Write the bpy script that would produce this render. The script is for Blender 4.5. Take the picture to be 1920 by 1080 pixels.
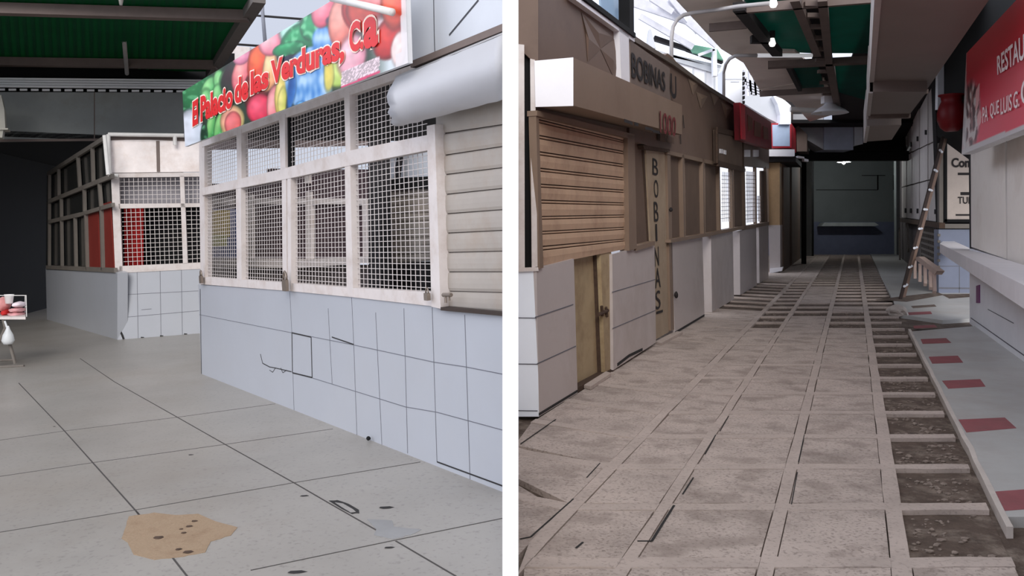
import bpy, bmesh, math, random
from mathutils import Vector as V, noise as NZ

random.seed(7)
C = bpy.context.scene.collection
for o in list(bpy.data.objects):
    bpy.data.objects.remove(o)

# ------------------------------------------------------------------ camera, sky, light
F, HZ, CX = 1700.0, 440.0, 960.0          # focal length in pixels, horizon row, centre column (1920x1080)
EYE = 1.5
cam_d = bpy.data.cameras.new('camera')
cam_d.sensor_width = 36.0
cam_d.lens = 36.0 * F / 1920.0
cam_d.shift_y = -(540.0 - HZ) / 1920.0
cam_d.clip_end = 500
cam = bpy.data.objects.new('camera', cam_d)
C.objects.link(cam)
cam.location = (0, 0, 0)
cam.rotation_euler = (math.pi / 2, 0, 0)
sc = bpy.context.scene
sc.camera = cam
sc.view_settings.view_transform = 'Standard'
sc.view_settings.look = 'None'
sc.view_settings.gamma = 1.0
sc.view_settings.use_curve_mapping = False
sc.view_settings.exposure = 0.0

W = bpy.data.worlds.new('overcast_sky')
sc.world = W
W.use_nodes = True
nt = W.node_tree
nt.nodes.clear()
wo = nt.nodes.new('ShaderNodeOutputWorld')
bg = nt.nodes.new('ShaderNodeBackground')
tc = nt.nodes.new('ShaderNodeTexCoord')
sp = nt.nodes.new('ShaderNodeSeparateXYZ')
nt.links.new(tc.outputs['Generated'], sp.inputs[0])
rz = nt.nodes.new('ShaderNodeValToRGB')          # brightness by elevation
rz.color_ramp.elements[0].position = 0.0
rz.color_ramp.elements[0].color = (0.62, 0.66, 0.76, 1)
rz.color_ramp.elements[1].position = 1.0
rz.color_ramp.elements[1].color = (0.74, 0.76, 0.80, 1)
e = rz.color_ramp.elements.new(0.3)
e.color = (0.66, 0.71, 0.85, 1)
nt.links.new(sp.outputs['Z'], rz.inputs[0])
mr = nt.nodes.new('ShaderNodeMapRange')          # the overcast is brighter behind the viewer
mr.inputs[1].default_value = -0.6
mr.inputs[2].default_value = 0.4
mr.inputs[3].default_value = 1.25
mr.inputs[4].default_value = 1.0
nt.links.new(sp.outputs['Y'], mr.inputs[0])
mr2 = nt.nodes.new('ShaderNodeMapRange')         # and towards the right, raised to whiten the sky seen in the light gap
mr2.inputs[1].default_value = -0.05
mr2.inputs[2].default_value = 0.12
mr2.inputs[3].default_value = 1.0
mr2.inputs[4].default_value = 2.2
sb_ = nt.nodes.new('ShaderNodeMath')
sb_.operation = 'SUBTRACT'
sb_.inputs[1].default_value = 0.3
nt.links.new(sp.outputs['Y'], sb_.inputs[0])
mn_ = nt.nodes.new('ShaderNodeMath')
mn_.operation = 'MINIMUM'
nt.links.new(sp.outputs['X'], mn_.inputs[0])
nt.links.new(sb_.outputs[0], mn_.inputs[1])
nt.links.new(mn_.outputs[0], mr2.inputs[0])
mu = nt.nodes.new('ShaderNodeMath')
mu.operation = 'MULTIPLY'
nt.links.new(mr.outputs[0], mu.inputs[0])
nt.links.new(mr2.outputs[0], mu.inputs[1])
nt.links.new(rz.outputs[0], bg.inputs['Color'])
mr3 = nt.nodes.new('ShaderNodeMapRange')         # extra brightness added at the far left to light the restaurant front
mr3.inputs[1].default_value = -0.45
mr3.inputs[2].default_value = -0.8
mr3.inputs[3].default_value = 1.0
mr3.inputs[4].default_value = 2.7
nt.links.new(sp.outputs['X'], mr3.inputs[0])
mu2 = nt.nodes.new('ShaderNodeMath')
mu2.operation = 'MULTIPLY'
nt.links.new(mu.outputs[0], mu2.inputs[0])
nt.links.new(mr3.outputs[0], mu2.inputs[1])
nt.links.new(mu2.outputs[0], bg.inputs['Strength'])
nt.links.new(bg.outputs[0], wo.inputs[0])

sun_d = bpy.data.lights.new('hazy_sun', 'SUN')
sun_d.energy = 2.3
sun_d.angle = math.radians(32)
sun_d.color = (1.0, 0.97, 0.93)
sun = bpy.data.objects.new('hazy_sun', sun_d)
C.objects.link(sun)
sun.rotation_euler = (math.radians(63), 0, math.radians(2))

# ------------------------------------------------------------------ materials
def lin(c):
    c = c / 255.0
    return c / 12.92 if c <= 0.04045 else ((c + 0.055) / 1.055) ** 2.4

def rgb(r, g, b, k=1.0):
    return (min(lin(r) * k, 0.95), min(lin(g) * k, 0.95), min(lin(b) * k, 0.95), 1)

MATS = {}
def mat(name, col, rough=0.6, metal=0.0, var=0.12, scale=3.0, bump=0.0, bscale=60.0, spec=0.35, dirt=None, dscale=1.2, damt=0.5,
        emit=0.0, trans=0.0):
    if name in MATS:
        return MATS[name]
    m = bpy.data.materials.new(name)
    m.use_nodes = True
    n = m.node_tree.nodes
    l = m.node_tree.links
    p = n['Principled BSDF']
    p.inputs['Roughness'].default_value = rough
    p.inputs['Metallic'].default_value = metal
    p.inputs['Specular IOR Level'].default_value = spec
    t = n.new('ShaderNodeTexCoord')
    nz = n.new('ShaderNodeTexNoise')
    nz.inputs['Scale'].default_value = scale
    nz.inputs['Detail'].default_value = 6
    nz.inputs['Roughness'].default_value = 0.65
    l.new(t.outputs['Object'], nz.inputs['Vector'])
    r = n.new('ShaderNodeValToRGB')
    a, b = r.color_ramp.elements
    a.position, b.position = 0.3, 0.72
    a.color = tuple(c * (1 - var) for c in col[:3]) + (1,)
    b.color = tuple(min(c * (1 + var), 0.97) for c in col[:3]) + (1,)
    l.new(nz.outputs['Fac'], r.inputs[0])
    out = r.outputs[0]
    if dirt:
        n2 = n.new('ShaderNodeTexNoise')
        n2.inputs['Scale'].default_value = dscale
        n2.inputs['Detail'].default_value = 8
        n2.inputs['Roughness'].default_value = 0.7
        l.new(t.outputs['Object'], n2.inputs['Vector'])
        r2 = n.new('ShaderNodeValToRGB')
        r2.color_ramp.elements[0].position = 0.48
        r2.color_ramp.elements[1].position = 0.68
        r2.color_ramp.elements[0].color = (0, 0, 0, 1)
        r2.color_ramp.elements[1].color = (damt, damt, damt, 1)
        l.new(n2.outputs['Fac'], r2.inputs[0])
        mx = n.new('ShaderNodeMix')
        mx.data_type = 'RGBA'
        l.new(r2.outputs[0], mx.inputs['Factor'])
        l.new(out, mx.inputs['A'])
        mx.inputs['B'].default_value = dirt
        out = mx.outputs['Result']
    l.new(out, p.inputs['Base Color'])
    if bump:
        n3 = n.new('ShaderNodeTexNoise')
        n3.inputs['Scale'].default_value = bscale
        n3.inputs['Detail'].default_value = 5
        l.new(t.outputs['Object'], n3.inputs['Vector'])
        bp = n.new('ShaderNodeBump')
        bp.inputs['Strength'].default_value = bump
        bp.inputs['Distance'].default_value = 0.02
        l.new(n3.outputs['Fac'], bp.inputs['Height'])
        l.new(bp.outputs[0], p.inputs['Normal'])
    if emit:
        p.inputs['Emission Color'].default_value = col
        p.inputs['Emission Strength'].default_value = emit
    if trans:
        tr = n.new('ShaderNodeBsdfTranslucent')
        l.new(out, tr.inputs['Color'])
        ms = n.new('ShaderNodeMixShader')
        ms.inputs[0].default_value = trans
        l.new(p.outputs[0], ms.inputs[1])
        l.new(tr.outputs[0], ms.inputs[2])
        l.new(ms.outputs[0], n['Material Output'].inputs['Surface'])
    MATS[name] = m
    return m

def print_mat(name, rough=0.35):
    m = bpy.data.materials.new(name)
    m.use_nodes = True
    n = m.node_tree.nodes
    at = n.new('ShaderNodeAttribute')
    at.attribute_name = 'print'
    m.node_tree.links.new(at.outputs['Color'], n['Principled BSDF'].inputs['Base Color'])
    n['Principled BSDF'].inputs['Roughness'].default_value = rough
    return m

def terrazzo(name, base, speck, dark):
    m = mat(name, base, rough=0.38, var=0.10, scale=1.1, dirt=dark, dscale=0.7, damt=0.35, spec=0.4)
    return speckle(m, speck, 38, 0.57, 0.72, 0.5)

def speckle(m, speck, scale, lo, hi, amt):
    n, l = m.node_tree.nodes, m.node_tree.links
    p = n['Principled BSDF']
    src = p.inputs['Base Color'].links[0].from_socket
    t = n.new('ShaderNodeTexCoord')
    nz = n.new('ShaderNodeTexNoise')
    nz.inputs['Scale'].default_value = scale
    nz.inputs['Detail'].default_value = 4
    l.new(t.outputs['Object'], nz.inputs['Vector'])
    r = n.new('ShaderNodeValToRGB')
    r.color_ramp.elements[0].position = lo
    r.color_ramp.elements[1].position = hi
    r.color_ramp.elements[0].color = (0, 0, 0, 1)
    r.color_ramp.elements[1].color = (amt, amt, amt, 1)
    l.new(nz.outputs['Fac'], r.inputs[0])
    mx = n.new('ShaderNodeMix')
    mx.data_type = 'RGBA'
    l.new(r.outputs[0], mx.inputs['Factor'])
    l.new(src, mx.inputs['A'])
    mx.inputs['B'].default_value = speck
    l.new(mx.outputs['Result'], p.inputs['Base Color'])
    return m

m_tile = mat('white_wall_tile', rgb(170, 172, 178), rough=0.3, var=0.03, scale=1.5, dirt=rgb(170, 165, 160), dscale=1.0, damt=0.12)
m_joint = mat('tile_joint', rgb(105, 105, 112), rough=0.9)
m_crack = mat('dark_crack', rgb(45, 43, 43), rough=0.9)
m_frame = mat('white_painted_steel', rgb(205, 196, 192), rough=0.45, var=0.06, scale=6, dirt=rgb(150, 120, 95), dscale=5, damt=0.3)
m_wire = mat('light_wire', rgb(205, 196, 192), rough=0.5)
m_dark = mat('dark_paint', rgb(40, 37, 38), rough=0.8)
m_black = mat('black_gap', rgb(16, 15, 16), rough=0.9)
m_slat = mat('cream_shutter', rgb(164, 155, 146), rough=0.55, var=0.06, scale=4, dirt=rgb(150, 125, 100), dscale=2.5, damt=0.35)
m_slatgap = mat('shutter_slat_gap', rgb(60, 50, 45), rough=0.9)  # dark brown of the slat joints and the bottom bar
m_hood = mat('white_sheet_metal', rgb(176, 175, 178), rough=0.4, var=0.04, scale=2, dirt=rgb(150, 140, 130), dscale=2, damt=0.3)
m_greysheet = mat('grey_sheet_metal', rgb(205, 208, 214), rough=0.45, var=0.06, scale=1.2)
m_terr = terrazzo('terrazzo_floor', rgb(150, 145, 139), rgb(104, 100, 97), rgb(130, 119, 107))
m_floorjoint = mat('floor_joint', rgb(70, 66, 64), rough=0.9)
m_green = mat('green_roof_sheet', rgb(2, 100, 60), rough=0.7, var=0.1, scale=1, trans=0.5)
m_purlin = mat('brown_steel', rgb(112, 98, 92), rough=0.7, var=0.12)
m_fascia = mat('grey_fascia', rgb(146, 149, 146), rough=0.5, var=0.15, scale=0.8, dirt=rgb(120, 112, 90), dscale=0.6, damt=0.6)
m_steel = mat('bare_steel', rgb(130, 118, 108), rough=0.45, metal=0.6)
m_rust = mat('rusty_steel', rgb(72, 55, 44), rough=0.8, var=0.3, scale=20)
m_pipe = mat('pale_pipe', rgb(215, 212, 208), rough=0.5)
m_darkgrey = mat('dark_grey', rgb(70, 70, 75), rough=0.9)  # plain dark grey, also for the crack in the upper panel
m_red = mat('red_cloth', rgb(176, 34, 34), rough=0.8, var=0.15)
m_mud = mat('dried_mud', rgb(150, 128, 104), rough=0.85, var=0.08, scale=9, bump=0.2, dirt=rgb(124, 100, 78), dscale=9, damt=0.6)
m_partition = mat('white_plaster', (0.94, 0.94, 0.94, 1), rough=0.9, var=0.0, spec=0.0)
m_letter = mat('red_letter', rgb(214, 34, 36), rough=0.4, var=0.05)
m_letteredge = mat('pale_letter_edge', rgb(250, 222, 205), rough=0.5, var=0.02)

# ------------------------------------------------------------------ geometry helpers
def ray(u, v):
    return V(((u - CX) / F, 1.0, (HZ - v) / F))

class Plane:
    def __init__(s, p, n):
        s.p, s.n = V(p), V(n).normalized()
    def hit(s, u, v):
        r = ray(u, v)
        return r * (s.p.dot(s.n) / r.dot(s.n))
    def off(s, d):                       # towards the viewer when positive
        return Plane(s.p + s.n * d, s.n)

def px(p):
    return CX + F * p.x / p.y, HZ - F * p.z / p.y

def wall_plane(A, B, up=V((0, 0, 1))):
    n = (B - A).cross(up)
    if n.dot(-A) < 0:
        n = -n
    return Plane(A, n)

def facing(depth):                       # upright, square to the view
    return Plane((0, depth, 0), (0, -1, 0))

def level(z):
    return Plane((0, 0, z), (0, 0, -1))

WLOC = {}
SIDE = [None]           # which hall is being built: nothing may reach through the dividing wall

class MB:
    def __init__(s):
        s.v, s.f, s.m = [], [], []
        s.k = 0
    def mat(s, k):
        s.k = k
        return s
    def face(s, pts):
        i = len(s.v)
        s.v += [V(p) for p in pts]
        s.f.append(tuple(range(i, i + len(pts))))
        s.m.append(s.k)
    def prism(s, pts, off):
        off = V(off)
        n, i = len(pts), len(s.v)
        s.v += [V(p) for p in pts] + [V(p) + off for p in pts]
        s.f.append(tuple(range(i, i + n)))
        s.f.append(tuple(range(i + 2 * n - 1, i + n - 1, -1)))
        for a in range(n):
            b = (a + 1) % n
            s.f.append((i + a, i + n + a, i + n + b, i + b))
        s.m += [s.k] * (n + 2)
        return s
    def slab(s, pl, pxs, thick, front=0.0):
        q = pl.off(front) if front else pl
        return s.prism([q.hit(*p) for p in pxs], -pl.n * thick)
    def bar(s, a, b, w, h, up):
        """square bar from a to b; w across, h along 'up'"""
        a, b = V(a), V(b)
        d = (b - a).normalized()
        x = d.cross(up)
        if x.length < 1e-6:
            x = d.cross(V((1, 0, 0)))
        x.normalize()
        y = x.cross(d).normalized()
        x *= w / 2
        y *= h / 2
        s.prism([a - x - y, a + x - y, a + x + y, a - x + y], b - a)
        return s
    def line(s, pl, path, w, thick=0.01, front=0.005):
        q = pl.off(front) if front else pl
        pts = [q.hit(*p) for p in path]
        for a, b in zip(pts, pts[1:]):
            d = (b - a).normalized()
            x = d.cross(pl.n).normalized() * (w / 2)
            s.prism([a - x, a + x, b + x, b - x], -pl.n * thick)
        return s
    def tube(s, path, r, n=10, caps=True):
        path = [V(p) for p in path]
        rs = r if isinstance(r, (list, tuple)) else [r] * len(path)
        rings = []
        ref = None
        for i, p in enumerate(path):
            d = (path[min(i + 1, len(path) - 1)] - path[max(i - 1, 0)]).normalized()
            if ref is None:
                ref = d.cross(V((0.31, 0.2, 0.93)))
                if ref.length < 1e-3:
                    ref = d.cross(V((1, 0, 0)))
            x = (ref - d * ref.dot(d)).normalized()
            ref = x
            y = d.cross(x)
            i0 = len(s.v)
            for k in range(n):
                a = 2 * math.pi * k / n
                s.v.append(p + (x * math.cos(a) + y * math.sin(a)) * rs[i])
            rings.append(i0)
        for a, b in zip(rings, rings[1:]):
            for k in range(n):
                s.f.append((a + k, a + (k + 1) % n, b + (k + 1) % n, b + k))
                s.m.append(s.k)
        if caps:
            s.f.append(tuple(rings[0] + k for k in range(n))); s.m.append(s.k)
            s.f.append(tuple(rings[-1] + k for k in reversed(range(n)))); s.m.append(s.k)
        return s
    def lathe(s, c, prof, n=28, axis=V((0, 0, 1))):
        axis = axis.normalized()
        x = axis.orthogonal().normalized()
        y = axis.cross(x)
        rings = []
        for r, h in prof:
            i0 = len(s.v)
            for k in range(n):
                a = 2 * math.pi * k / n
                s.v.append(V(c) + axis * h + (x * math.cos(a) + y * math.sin(a)) * r)
            rings.append(i0)
        for a, b in zip(rings, rings[1:]):
            for k in range(n):
                s.f.append((a + k, a + (k + 1) % n, b + (k + 1) % n, b + k))
                s.m.append(s.k)
        return s
    def wires(s, pl, quad, pitch, r, front=0.0, pz=None):
        q = pl.off(front) if front else pl
        tl, tr, br, bl = [q.hit(*p) for p in quad]
        nx = max(2, round(((tr - tl).length + (br - bl).length) / 2 / pitch))
        nz = max(2, round(((tl - bl).length + (tr - br).length) / 2 / (pz or pitch)))
        for i in range(1, nx):
            t = i / nx
            s.bar(tl.lerp(tr, t), bl.lerp(br, t), r, r, pl.n)
        for j in range(1, nz):
            t = j / nz
            s.bar(tl.lerp(bl, t), tr.lerp(br, t), r, r, pl.n)
        return s
    def blob(s, c, rad, seed=0, amp=0.2, sub=2):
        bm = bmesh.new()
        bmesh.ops.create_icosphere(bm, subdivisions=sub, radius=1.0)
        i0 = len(s.v)
        for v in bm.verts:
            k = 1 + amp * NZ.noise(v.co * 1.7 + V((seed * 3.1, seed, -seed)))
            s.v.append(V((c[0] + v.co.x * rad[0] * k, c[1] + v.co.y * rad[1] * k, c[2] + v.co.z * rad[2] * k)))
        for f in bm.faces:
            s.f.append(tuple(i0 + v.index for v in f.verts))
            s.m.append(s.k)
        bm.free()
        return s
    def build(s, name, mats, parent=None, smooth=False, base=False):
        if not isinstance(mats, (list, tuple)):
            mats = [mats]
        if SIDE[0] == 'left':
            for v in s.v:
                v.x = min(v.x, -0.034)
        elif SIDE[0] == 'right':
            for v in s.v:
                v.x = max(v.x, 0.026)
        if parent is not None:
            o0 = WLOC[parent.name]
        else:
            lo = V((min(v.x for v in s.v), min(v.y for v in s.v), min(v.z for v in s.v)))
            hi = V((max(v.x for v in s.v), max(v.y for v in s.v), max(v.z for v in s.v)))
            o0 = V(((lo.x + hi.x) / 2, (lo.y + hi.y) / 2, lo.z))
        me = bpy.data.meshes.new(name)
        me.from_pydata([v - o0 for v in s.v], [], s.f)
        for m in mats:
            me.materials.append(m)
        me.polygons.foreach_set('material_index', s.m)
        bm = bmesh.new()
        bm.from_mesh(me)
        if smooth:
            bmesh.ops.remove_doubles(bm, verts=bm.verts, dist=1e-5)
        bmesh.ops.recalc_face_normals(bm, faces=bm.faces)
        bm.to_mesh(me)
        bm.free()
        if smooth:
            me.polygons.foreach_set('use_smooth', [True] * len(me.polygons))
        o = bpy.data.objects.new(name, me)
        C.objects.link(o)
        if parent is not None:
            o.parent = parent
        else:
            o.location = o0
        WLOC[o.name] = o0
        return o

def tag(o, label, cat, group=None, kind=None):
    o['label'] = label
    o['category'] = cat
    if group:
        o['group'] = group
    if kind:
        o['kind'] = kind
    return o

def thing(name, label, cat, loc, group=None):
    o = bpy.data.objects.new(name, None)
    C.objects.link(o)
    o.location = loc
    o.empty_display_size = 0.1
    WLOC[o.name] = V(loc)
    return tag(o, label, cat, group)

def struct(o, label=None, cat=None):
    o['kind'] = 'structure'
    if label:
        o['label'] = label
    if cat:
        o['category'] = cat
    return o

def text_pts(body, bold=0.0):
    cu = bpy.data.curves.new('lettering', 'FONT')
    cu.body = body
    cu.offset = bold
    cu.resolution_u = 4
    ob = bpy.data.objects.new('lettering', cu)
    C.objects.link(ob)
    dg = bpy.context.evaluated_depsgraph_get()
    me = bpy.data.meshes.new_from_object(ob.evaluated_get(dg))
    vs = [v.co.copy() for v in me.vertices]
    fs = [tuple(p.vertices) for p in me.polygons]
    bpy.data.objects.remove(ob)
    bpy.data.curves.remove(cu)
    bpy.data.meshes.remove(me)
    return vs, fs

def lettering(mb, body, pl, quad, front=0.012, bold=0.0, box=None, thick=0.006):
    """letters filling a quad (tl,tr,br,bl) of a wall plane"""
    vs, fs = text_pts(body, bold)
    q = pl.off(front)
    tl, tr, br, bl = [q.hit(*p) for p in quad]
    if box is None:
        box = (min(v.x for v in vs), max(v.x for v in vs), min(v.y for v in vs), max(v.y for v in vs))
    x0, x1, y0, y1 = box
    i0 = len(mb.v)
    for v in vs:
        s_ = (v.x - x0) / (x1 - x0)
        t_ = (v.y - y0) / (y1 - y0)
        mb.v.append(bl.lerp(br, s_).lerp(tl.lerp(tr, s_), t_))
    for f in fs:
        mb.f.append(tuple(i0 + i for i in f))
        mb.m.append(mb.k)
    return box

def printed_board(name, pl, quad, fn, nx, ny, parent, front=0.004):
    """a printed sheet whose picture is given as colours at points of its face"""
    q = pl.off(front)
    tl, tr, br, bl = [q.hit(*p) for p in quad]
    o0 = WLOC[parent.name]
    vs, cols, fs = [], [], []
    for j in range(ny + 1):
        for i in range(nx + 1):
            p = bl.lerp(br, i / nx).lerp(tl.lerp(tr, i / nx), j / ny)
            vs.append(p - o0)
            c = fn(*px(p))
            cols += [lin(c[0]), lin(c[1]), lin(c[2]), 1.0]
    for j in range(ny):
        for i in range(nx):
            a = j * (nx + 1) + i
            fs.append((a, a + 1, a + nx + 2, a + nx + 1))
    me = bpy.data.meshes.new(name)
    me.from_pydata(vs, [], fs)
    at = me.color_attributes.new('print', 'FLOAT_COLOR', 'POINT')
    at.data.foreach_set('color', cols)
    me.materials.append(print_mat(name + '_ink'))
    o = bpy.data.objects.new(name, me)
    C.objects.link(o)
    o.parent = parent
    return o

def mixc(a, b, t):
    t = max(0.0, min(1.0, t))
    return tuple(a[i] * (1 - t) + b[i] * t for i in range(3))

def ell(u, v, cx, cy, rx, ry, ang=0.0):
    a = math.radians(ang)
    du, dv = u - cx, v - cy
    x = du * math.cos(a) + dv * math.sin(a)
    y = -du * math.sin(a) + dv * math.cos(a)
    return math.hypot(x / rx, y / ry)

# ------------------------------------------------------------------ the two halls: floors and wall planes
# left hall: terrazzo floor, joints run to (-250,478) and (4700,215)
dL1, dL2 = ray(-250, 478).normalized(), ray(4700, 215).normalized()
nL = dL2.cross(dL1).normalized()
if nL.z < 0:
    nL = -nL
FL = Plane((0, 0, -EYE), nL)
# right hall: floor joints run to (1600,410)
gR = 30.0 / F
FR = Plane((0, 0, -EYE), V((0, -gR, 1)))
sR = 640.0 / F                                        # sideways run of the corridor per metre of depth
def fr(b, y, h=0.0):                                  # point of the right floor
    return V((max(b + sR * y, 0.02), y, -EYE + gR * y + h))

WL = wall_plane(FL.hit(377.5, 701), FL.hit(941, 922), nL)      # front of the vegetable stall
S2F = wall_plane(FL.hit(220, 637), FL.hit(375, 625), nL)       # second stall, front
S2S = wall_plane(FL.hit(220, 637), FL.hit(88, 599), nL)        # second stall, side along the passage
upR = V((-0.012, 0, 1)).normalized()
WR = wall_plane(FR.hit(1011, 781), FR.hit(1441, 521), upR)     # row of closed stalls on the corridor
WRF = facing(FR.hit(1000, 781).y)                              # its end facing the viewer
W3 = wall_plane(FR.hit(1818, 607), FR.hit(1920, 682), V((0, 0, 1)))   # restaurant front
WK = wall_plane(FR.hit(1762, 551), FR.hit(1690, 489), V((0, 0, 1)))   # shop fronts far right
WM = facing(FR.hit(1790, 551).y)                               # menu wall

# ------------------------------------------------------------------ setting
# wall made up for the white strip between the two halls, seen end-on
yA = 3.5
mb = MB()
x0, x1 = (942 - CX) / F * yA, (972 - CX) / F * yA
mb.prism([V((x0, yA, -EYE)), V((x1, yA, -EYE)), V((x1, yA, 0.97)), V((x0, yA, 0.97))], (0, 24, 0))
struct(mb.build('wall_divider', m_partition))

# left floor
mb = MB()
def fl(x, y, h=0.0):
    n = nL
    z = -EYE - (n.x * x + n.y * y) / n.z
    return V((x, y, z)) + n * h
mb.prism([fl(-26, -7), fl(0, -7), fl(0, 34), fl(-26, 34)], nL * -0.2)
mb.mat(1)
for path in ([(35, 718), (121, 808), (255, 958), (300, 1008)], [(150, 672), (215, 716), (334, 783), (422, 833), (553, 906)],
             [(553, 906), (620, 945), (706, 994)], [(742, 1014), (858, 1082)],
             [(-20, 828), (120, 808), (334, 782), (516, 757)], [(-20, 896), (176, 867), (422, 833), (624, 804)],
             [(-20, 1001), (253, 956), (550, 905), (788, 866)], [(470, 1069), (738, 1013), (945, 971)],
             [(255, 958), (390, 1130)]):
    mb.line(FL, path, 0.009, 0.002, 0.0012)
floor = struct(mb.build('floor', [m_terr, m_floorjoint]))

# right floor: slabs between raised ribs, many slabs gone down to the dirt
m_slabs = mat('worn_concrete_slab', rgb(190, 175, 166), rough=0.85, var=0.12, scale=2.2, bump=0.25, bscale=45, dirt=rgb(128, 116, 108), dscale=1.6, damt=0.55)
m_rib = mat('concrete_rib', rgb(188, 173, 164), rough=0.85, var=0.10, scale=3, bump=0.15, bscale=40, dirt=rgb(140, 128, 120), dscale=2.2, damt=0.35)
speckle(m_slabs, rgb(112, 100, 92), 55, 0.52, 0.66, 0.55)
speckle(m_slabs, rgb(206, 194, 184), 80, 0.62, 0.70, 0.6)
speckle(m_slabs, rgb(128, 114, 105), 4, 0.5, 0.62, 0.45)
speckle(m_rib, rgb(128, 116, 108), 50, 0.54, 0.68, 0.45)
m_dirt = mat('brown_dirt', rgb(92, 78, 69), rough=0.95, var=0.3, scale=9, bump=0.6, bscale=50, dirt=rgb(150, 136, 124), dscale=6, damt=0.7)
mb = MB()
mb.mat(2)
mb.prism([fr(-99, -6, -0.035), fr(16, -6, -0.035), fr(16, 46, -0.035), fr(-99, 46, -0.035)], (0, 0, -0.2))
ribs = [(-2.46, -2.38), (-1.50, -1.42), (-1.02, -0.955), (-0.41, -0.34), (0.165, 0.25), (0.70, 0.75)]
mb.mat(1)
for a, b in ribs[1:-1]:
    ys = [-5 + k * 0.4 for k in range(114)]
    for y, y2 in zip(ys, ys[1:]):
        j = lambda q: 0.012 * NZ.noise(V((q * 1.9, a * 7, 0)))
        if b + sR * y2 < 0.03:
            continue
        mb.prism([fr(a + j(y), y), fr(b + j(y + 9), y), fr(b + j(y2 + 9), y2), fr(a + j(y2), y2)], (0, 0, -0.04))
dirt_cells = []
cols = [(a[1], b[0]) for a, b in zip(ribs, ribs[1:])]
for k in range(-11, 47):
    y0 = 4.016 + 0.765 * k
    for c, (b0, b1) in enumerate(cols):
        yy0, yy1 = y0, y0 + 0.655
        if c == 0:                               # wide slabs by the stalls; their cross joints slant back to the wall
            sk = 0.55
        else:
            sk = 0.0
        P = lambda b, y, h: fr(b, y + (sk * (b1 - b)), h)
        if b1 + sR * (y0 + 0.8) < 0.05:
            continue
        mb.mat(1)
        ns = 7
        jn = lambda b, q: 0.016 * NZ.noise(V((b * 6.0, q * 3.7, k * 1.3)))
        for i in range(ns):
            ba, bb = b0 + (b1 - b0) * i / ns, b0 + (b1 - b0) * (i + 1) / ns
            mb.prism([P(ba, yy1 + jn(ba, 1), 0), P(bb, yy1 + jn(bb, 1), 0), P(bb, y0 + 0.765 + jn(bb, 2), 0), P(ba, y0 + 0.765 + jn(ba, 2), 0)], (0, 0, -0.04))
        r = random.random()
        dirt = ((c == 4 and y0 > 3.9) or (c == 3 and y0 > 15.5) or (c == 3 and y0 > 11.8 and r < 0.75) or (c == 2 and y0 > 13.2 and not 15.6 < y0 < 19.5)
                or (c == 1 and 12.2 < y0 < 21) or (c == 0 and 14.2 < y0 < 21.5))
        if dirt:
            dirt_cells.append((b0, b1, yy0, yy1, sk))
            mb.mat(2)
            mb.prism([P(b0, yy0, -0.026), P(b1, yy0, -0.026), P(b1, yy1, -0.026), P(b0, yy1, -0.026)], (0, 0, -0.02))
        else:
            mb.mat(0)
            h = -0.0015 - 0.004 * random.random() ** 2
            g = 0.006
            j = [0.012 * (random.random() - 0.5) for _ in range(4)]
            mb.prism([P(b0 + g, yy0 + g + j[0], h), P(b1 - g, yy0 + g + j[1], h), P(b1 - g, yy1 - g + j[2], h), P(b0 + g, yy1 - g + j[3], h)], (0, 0, -0.05))
mb.mat(3)
for path, w in (([(976, 832), (1042, 786)], 0.008), ([(975, 1010), (995, 1006), (1030, 975), (1075, 935)], 0.008), ([(1100, 895), (1125, 868)], 0.006),
                ([(1195, 1014), (1222, 1014), (1240, 985), (1264, 947)], 0.012), ([(1280, 926), (1300, 895)], 0.008),
                ([(1080, 1027), (1093, 1016)], 0.01), ([(1322, 851), (1342, 815)], 0.007), ([(1350, 808), (1366, 780)], 0.006),
                ([(1484, 945), (1495, 885)], 0.005), ([(1497, 866), (1508, 815)], 0.005)):
    mb.line(FR, path, w, 0.002, 0.002)
struct(mb.build('floor', [m_slabs, m_rib, m_dirt, m_crack]))

# loose gravel lying in the open cells
m_peb = mat('pale_pebbles', rgb(140, 126, 116), rough=0.9, var=0.3, scale=40)
mb = MB()
for b0, b1, ya, yb, sk in dirt_cells:
    if ya > 14:
        continue
    for _ in range(90 if ya < 8 else 35):
        b = b0 + 0.03 + (b1 - b0 - 0.06) * random.random()
        y = ya + 0.03 + (yb - ya - 0.06) * random.random()
        if NZ.noise(V((b * 4, y * 4, 3))) < -0.12:
            continue
        r = 0.004 + 0.011 * random.random() ** 2
        p = fr(b, y, -0.026 + r * 0.4)
        mb.blob(p, (r * (1 + random.random()), r, r * 0.7), random.random() * 9, 0.4, 1)
o = mb.build('gravel', m_peb, smooth=False)
tag(o, 'loose pale gravel lying in the dug-out floor cells of the corridor', 'gravel', kind='stuff')

# ================================================================== LEFT HALL
SIDE[0] = 'left'
# ------------------------------------------------------------------ vegetable stall
def foot(pl, u, v):
    return pl.hit(u, v)
t = thing('market_stall', 'vegetable stall with white tiled base, wire mesh windows and a roller shutter', 'market stall', WL.hit(600, 790))
stall = t
mb = MB()
base_top = [(371.7, 533.6), (535, 545), (659, 557), (811, 574.4), (826.6, 580), (944, 591.5)]
base_bot = [(946, 924), (826.6, 878), (749, 846.6), (593, 786), (377.5, 701)]
mb.slab(WL, base_top + base_bot, 0.18)
mb.mat(1)
for p in ([(374, 590), (547, 624), (659, 646), (813, 679), (873, 688), (944, 702)],
          [(583, 708), (760, 763), (819, 773), (944, 807)],
          [(543, 546), (547, 624)], [(549, 699), (551, 769)], [(615, 578), (622.5, 720)], [(659, 558), (663, 646)], [(663, 646), (669, 817)],
          [(704, 586), (716, 839)], [(757, 578), (764, 850)], [(810, 576), (819, 866)], [(871, 590), (881, 899)]):
    mb.line(WL, p, 0.0045, 0.004, 0.002)
mb.mat(2)
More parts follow.
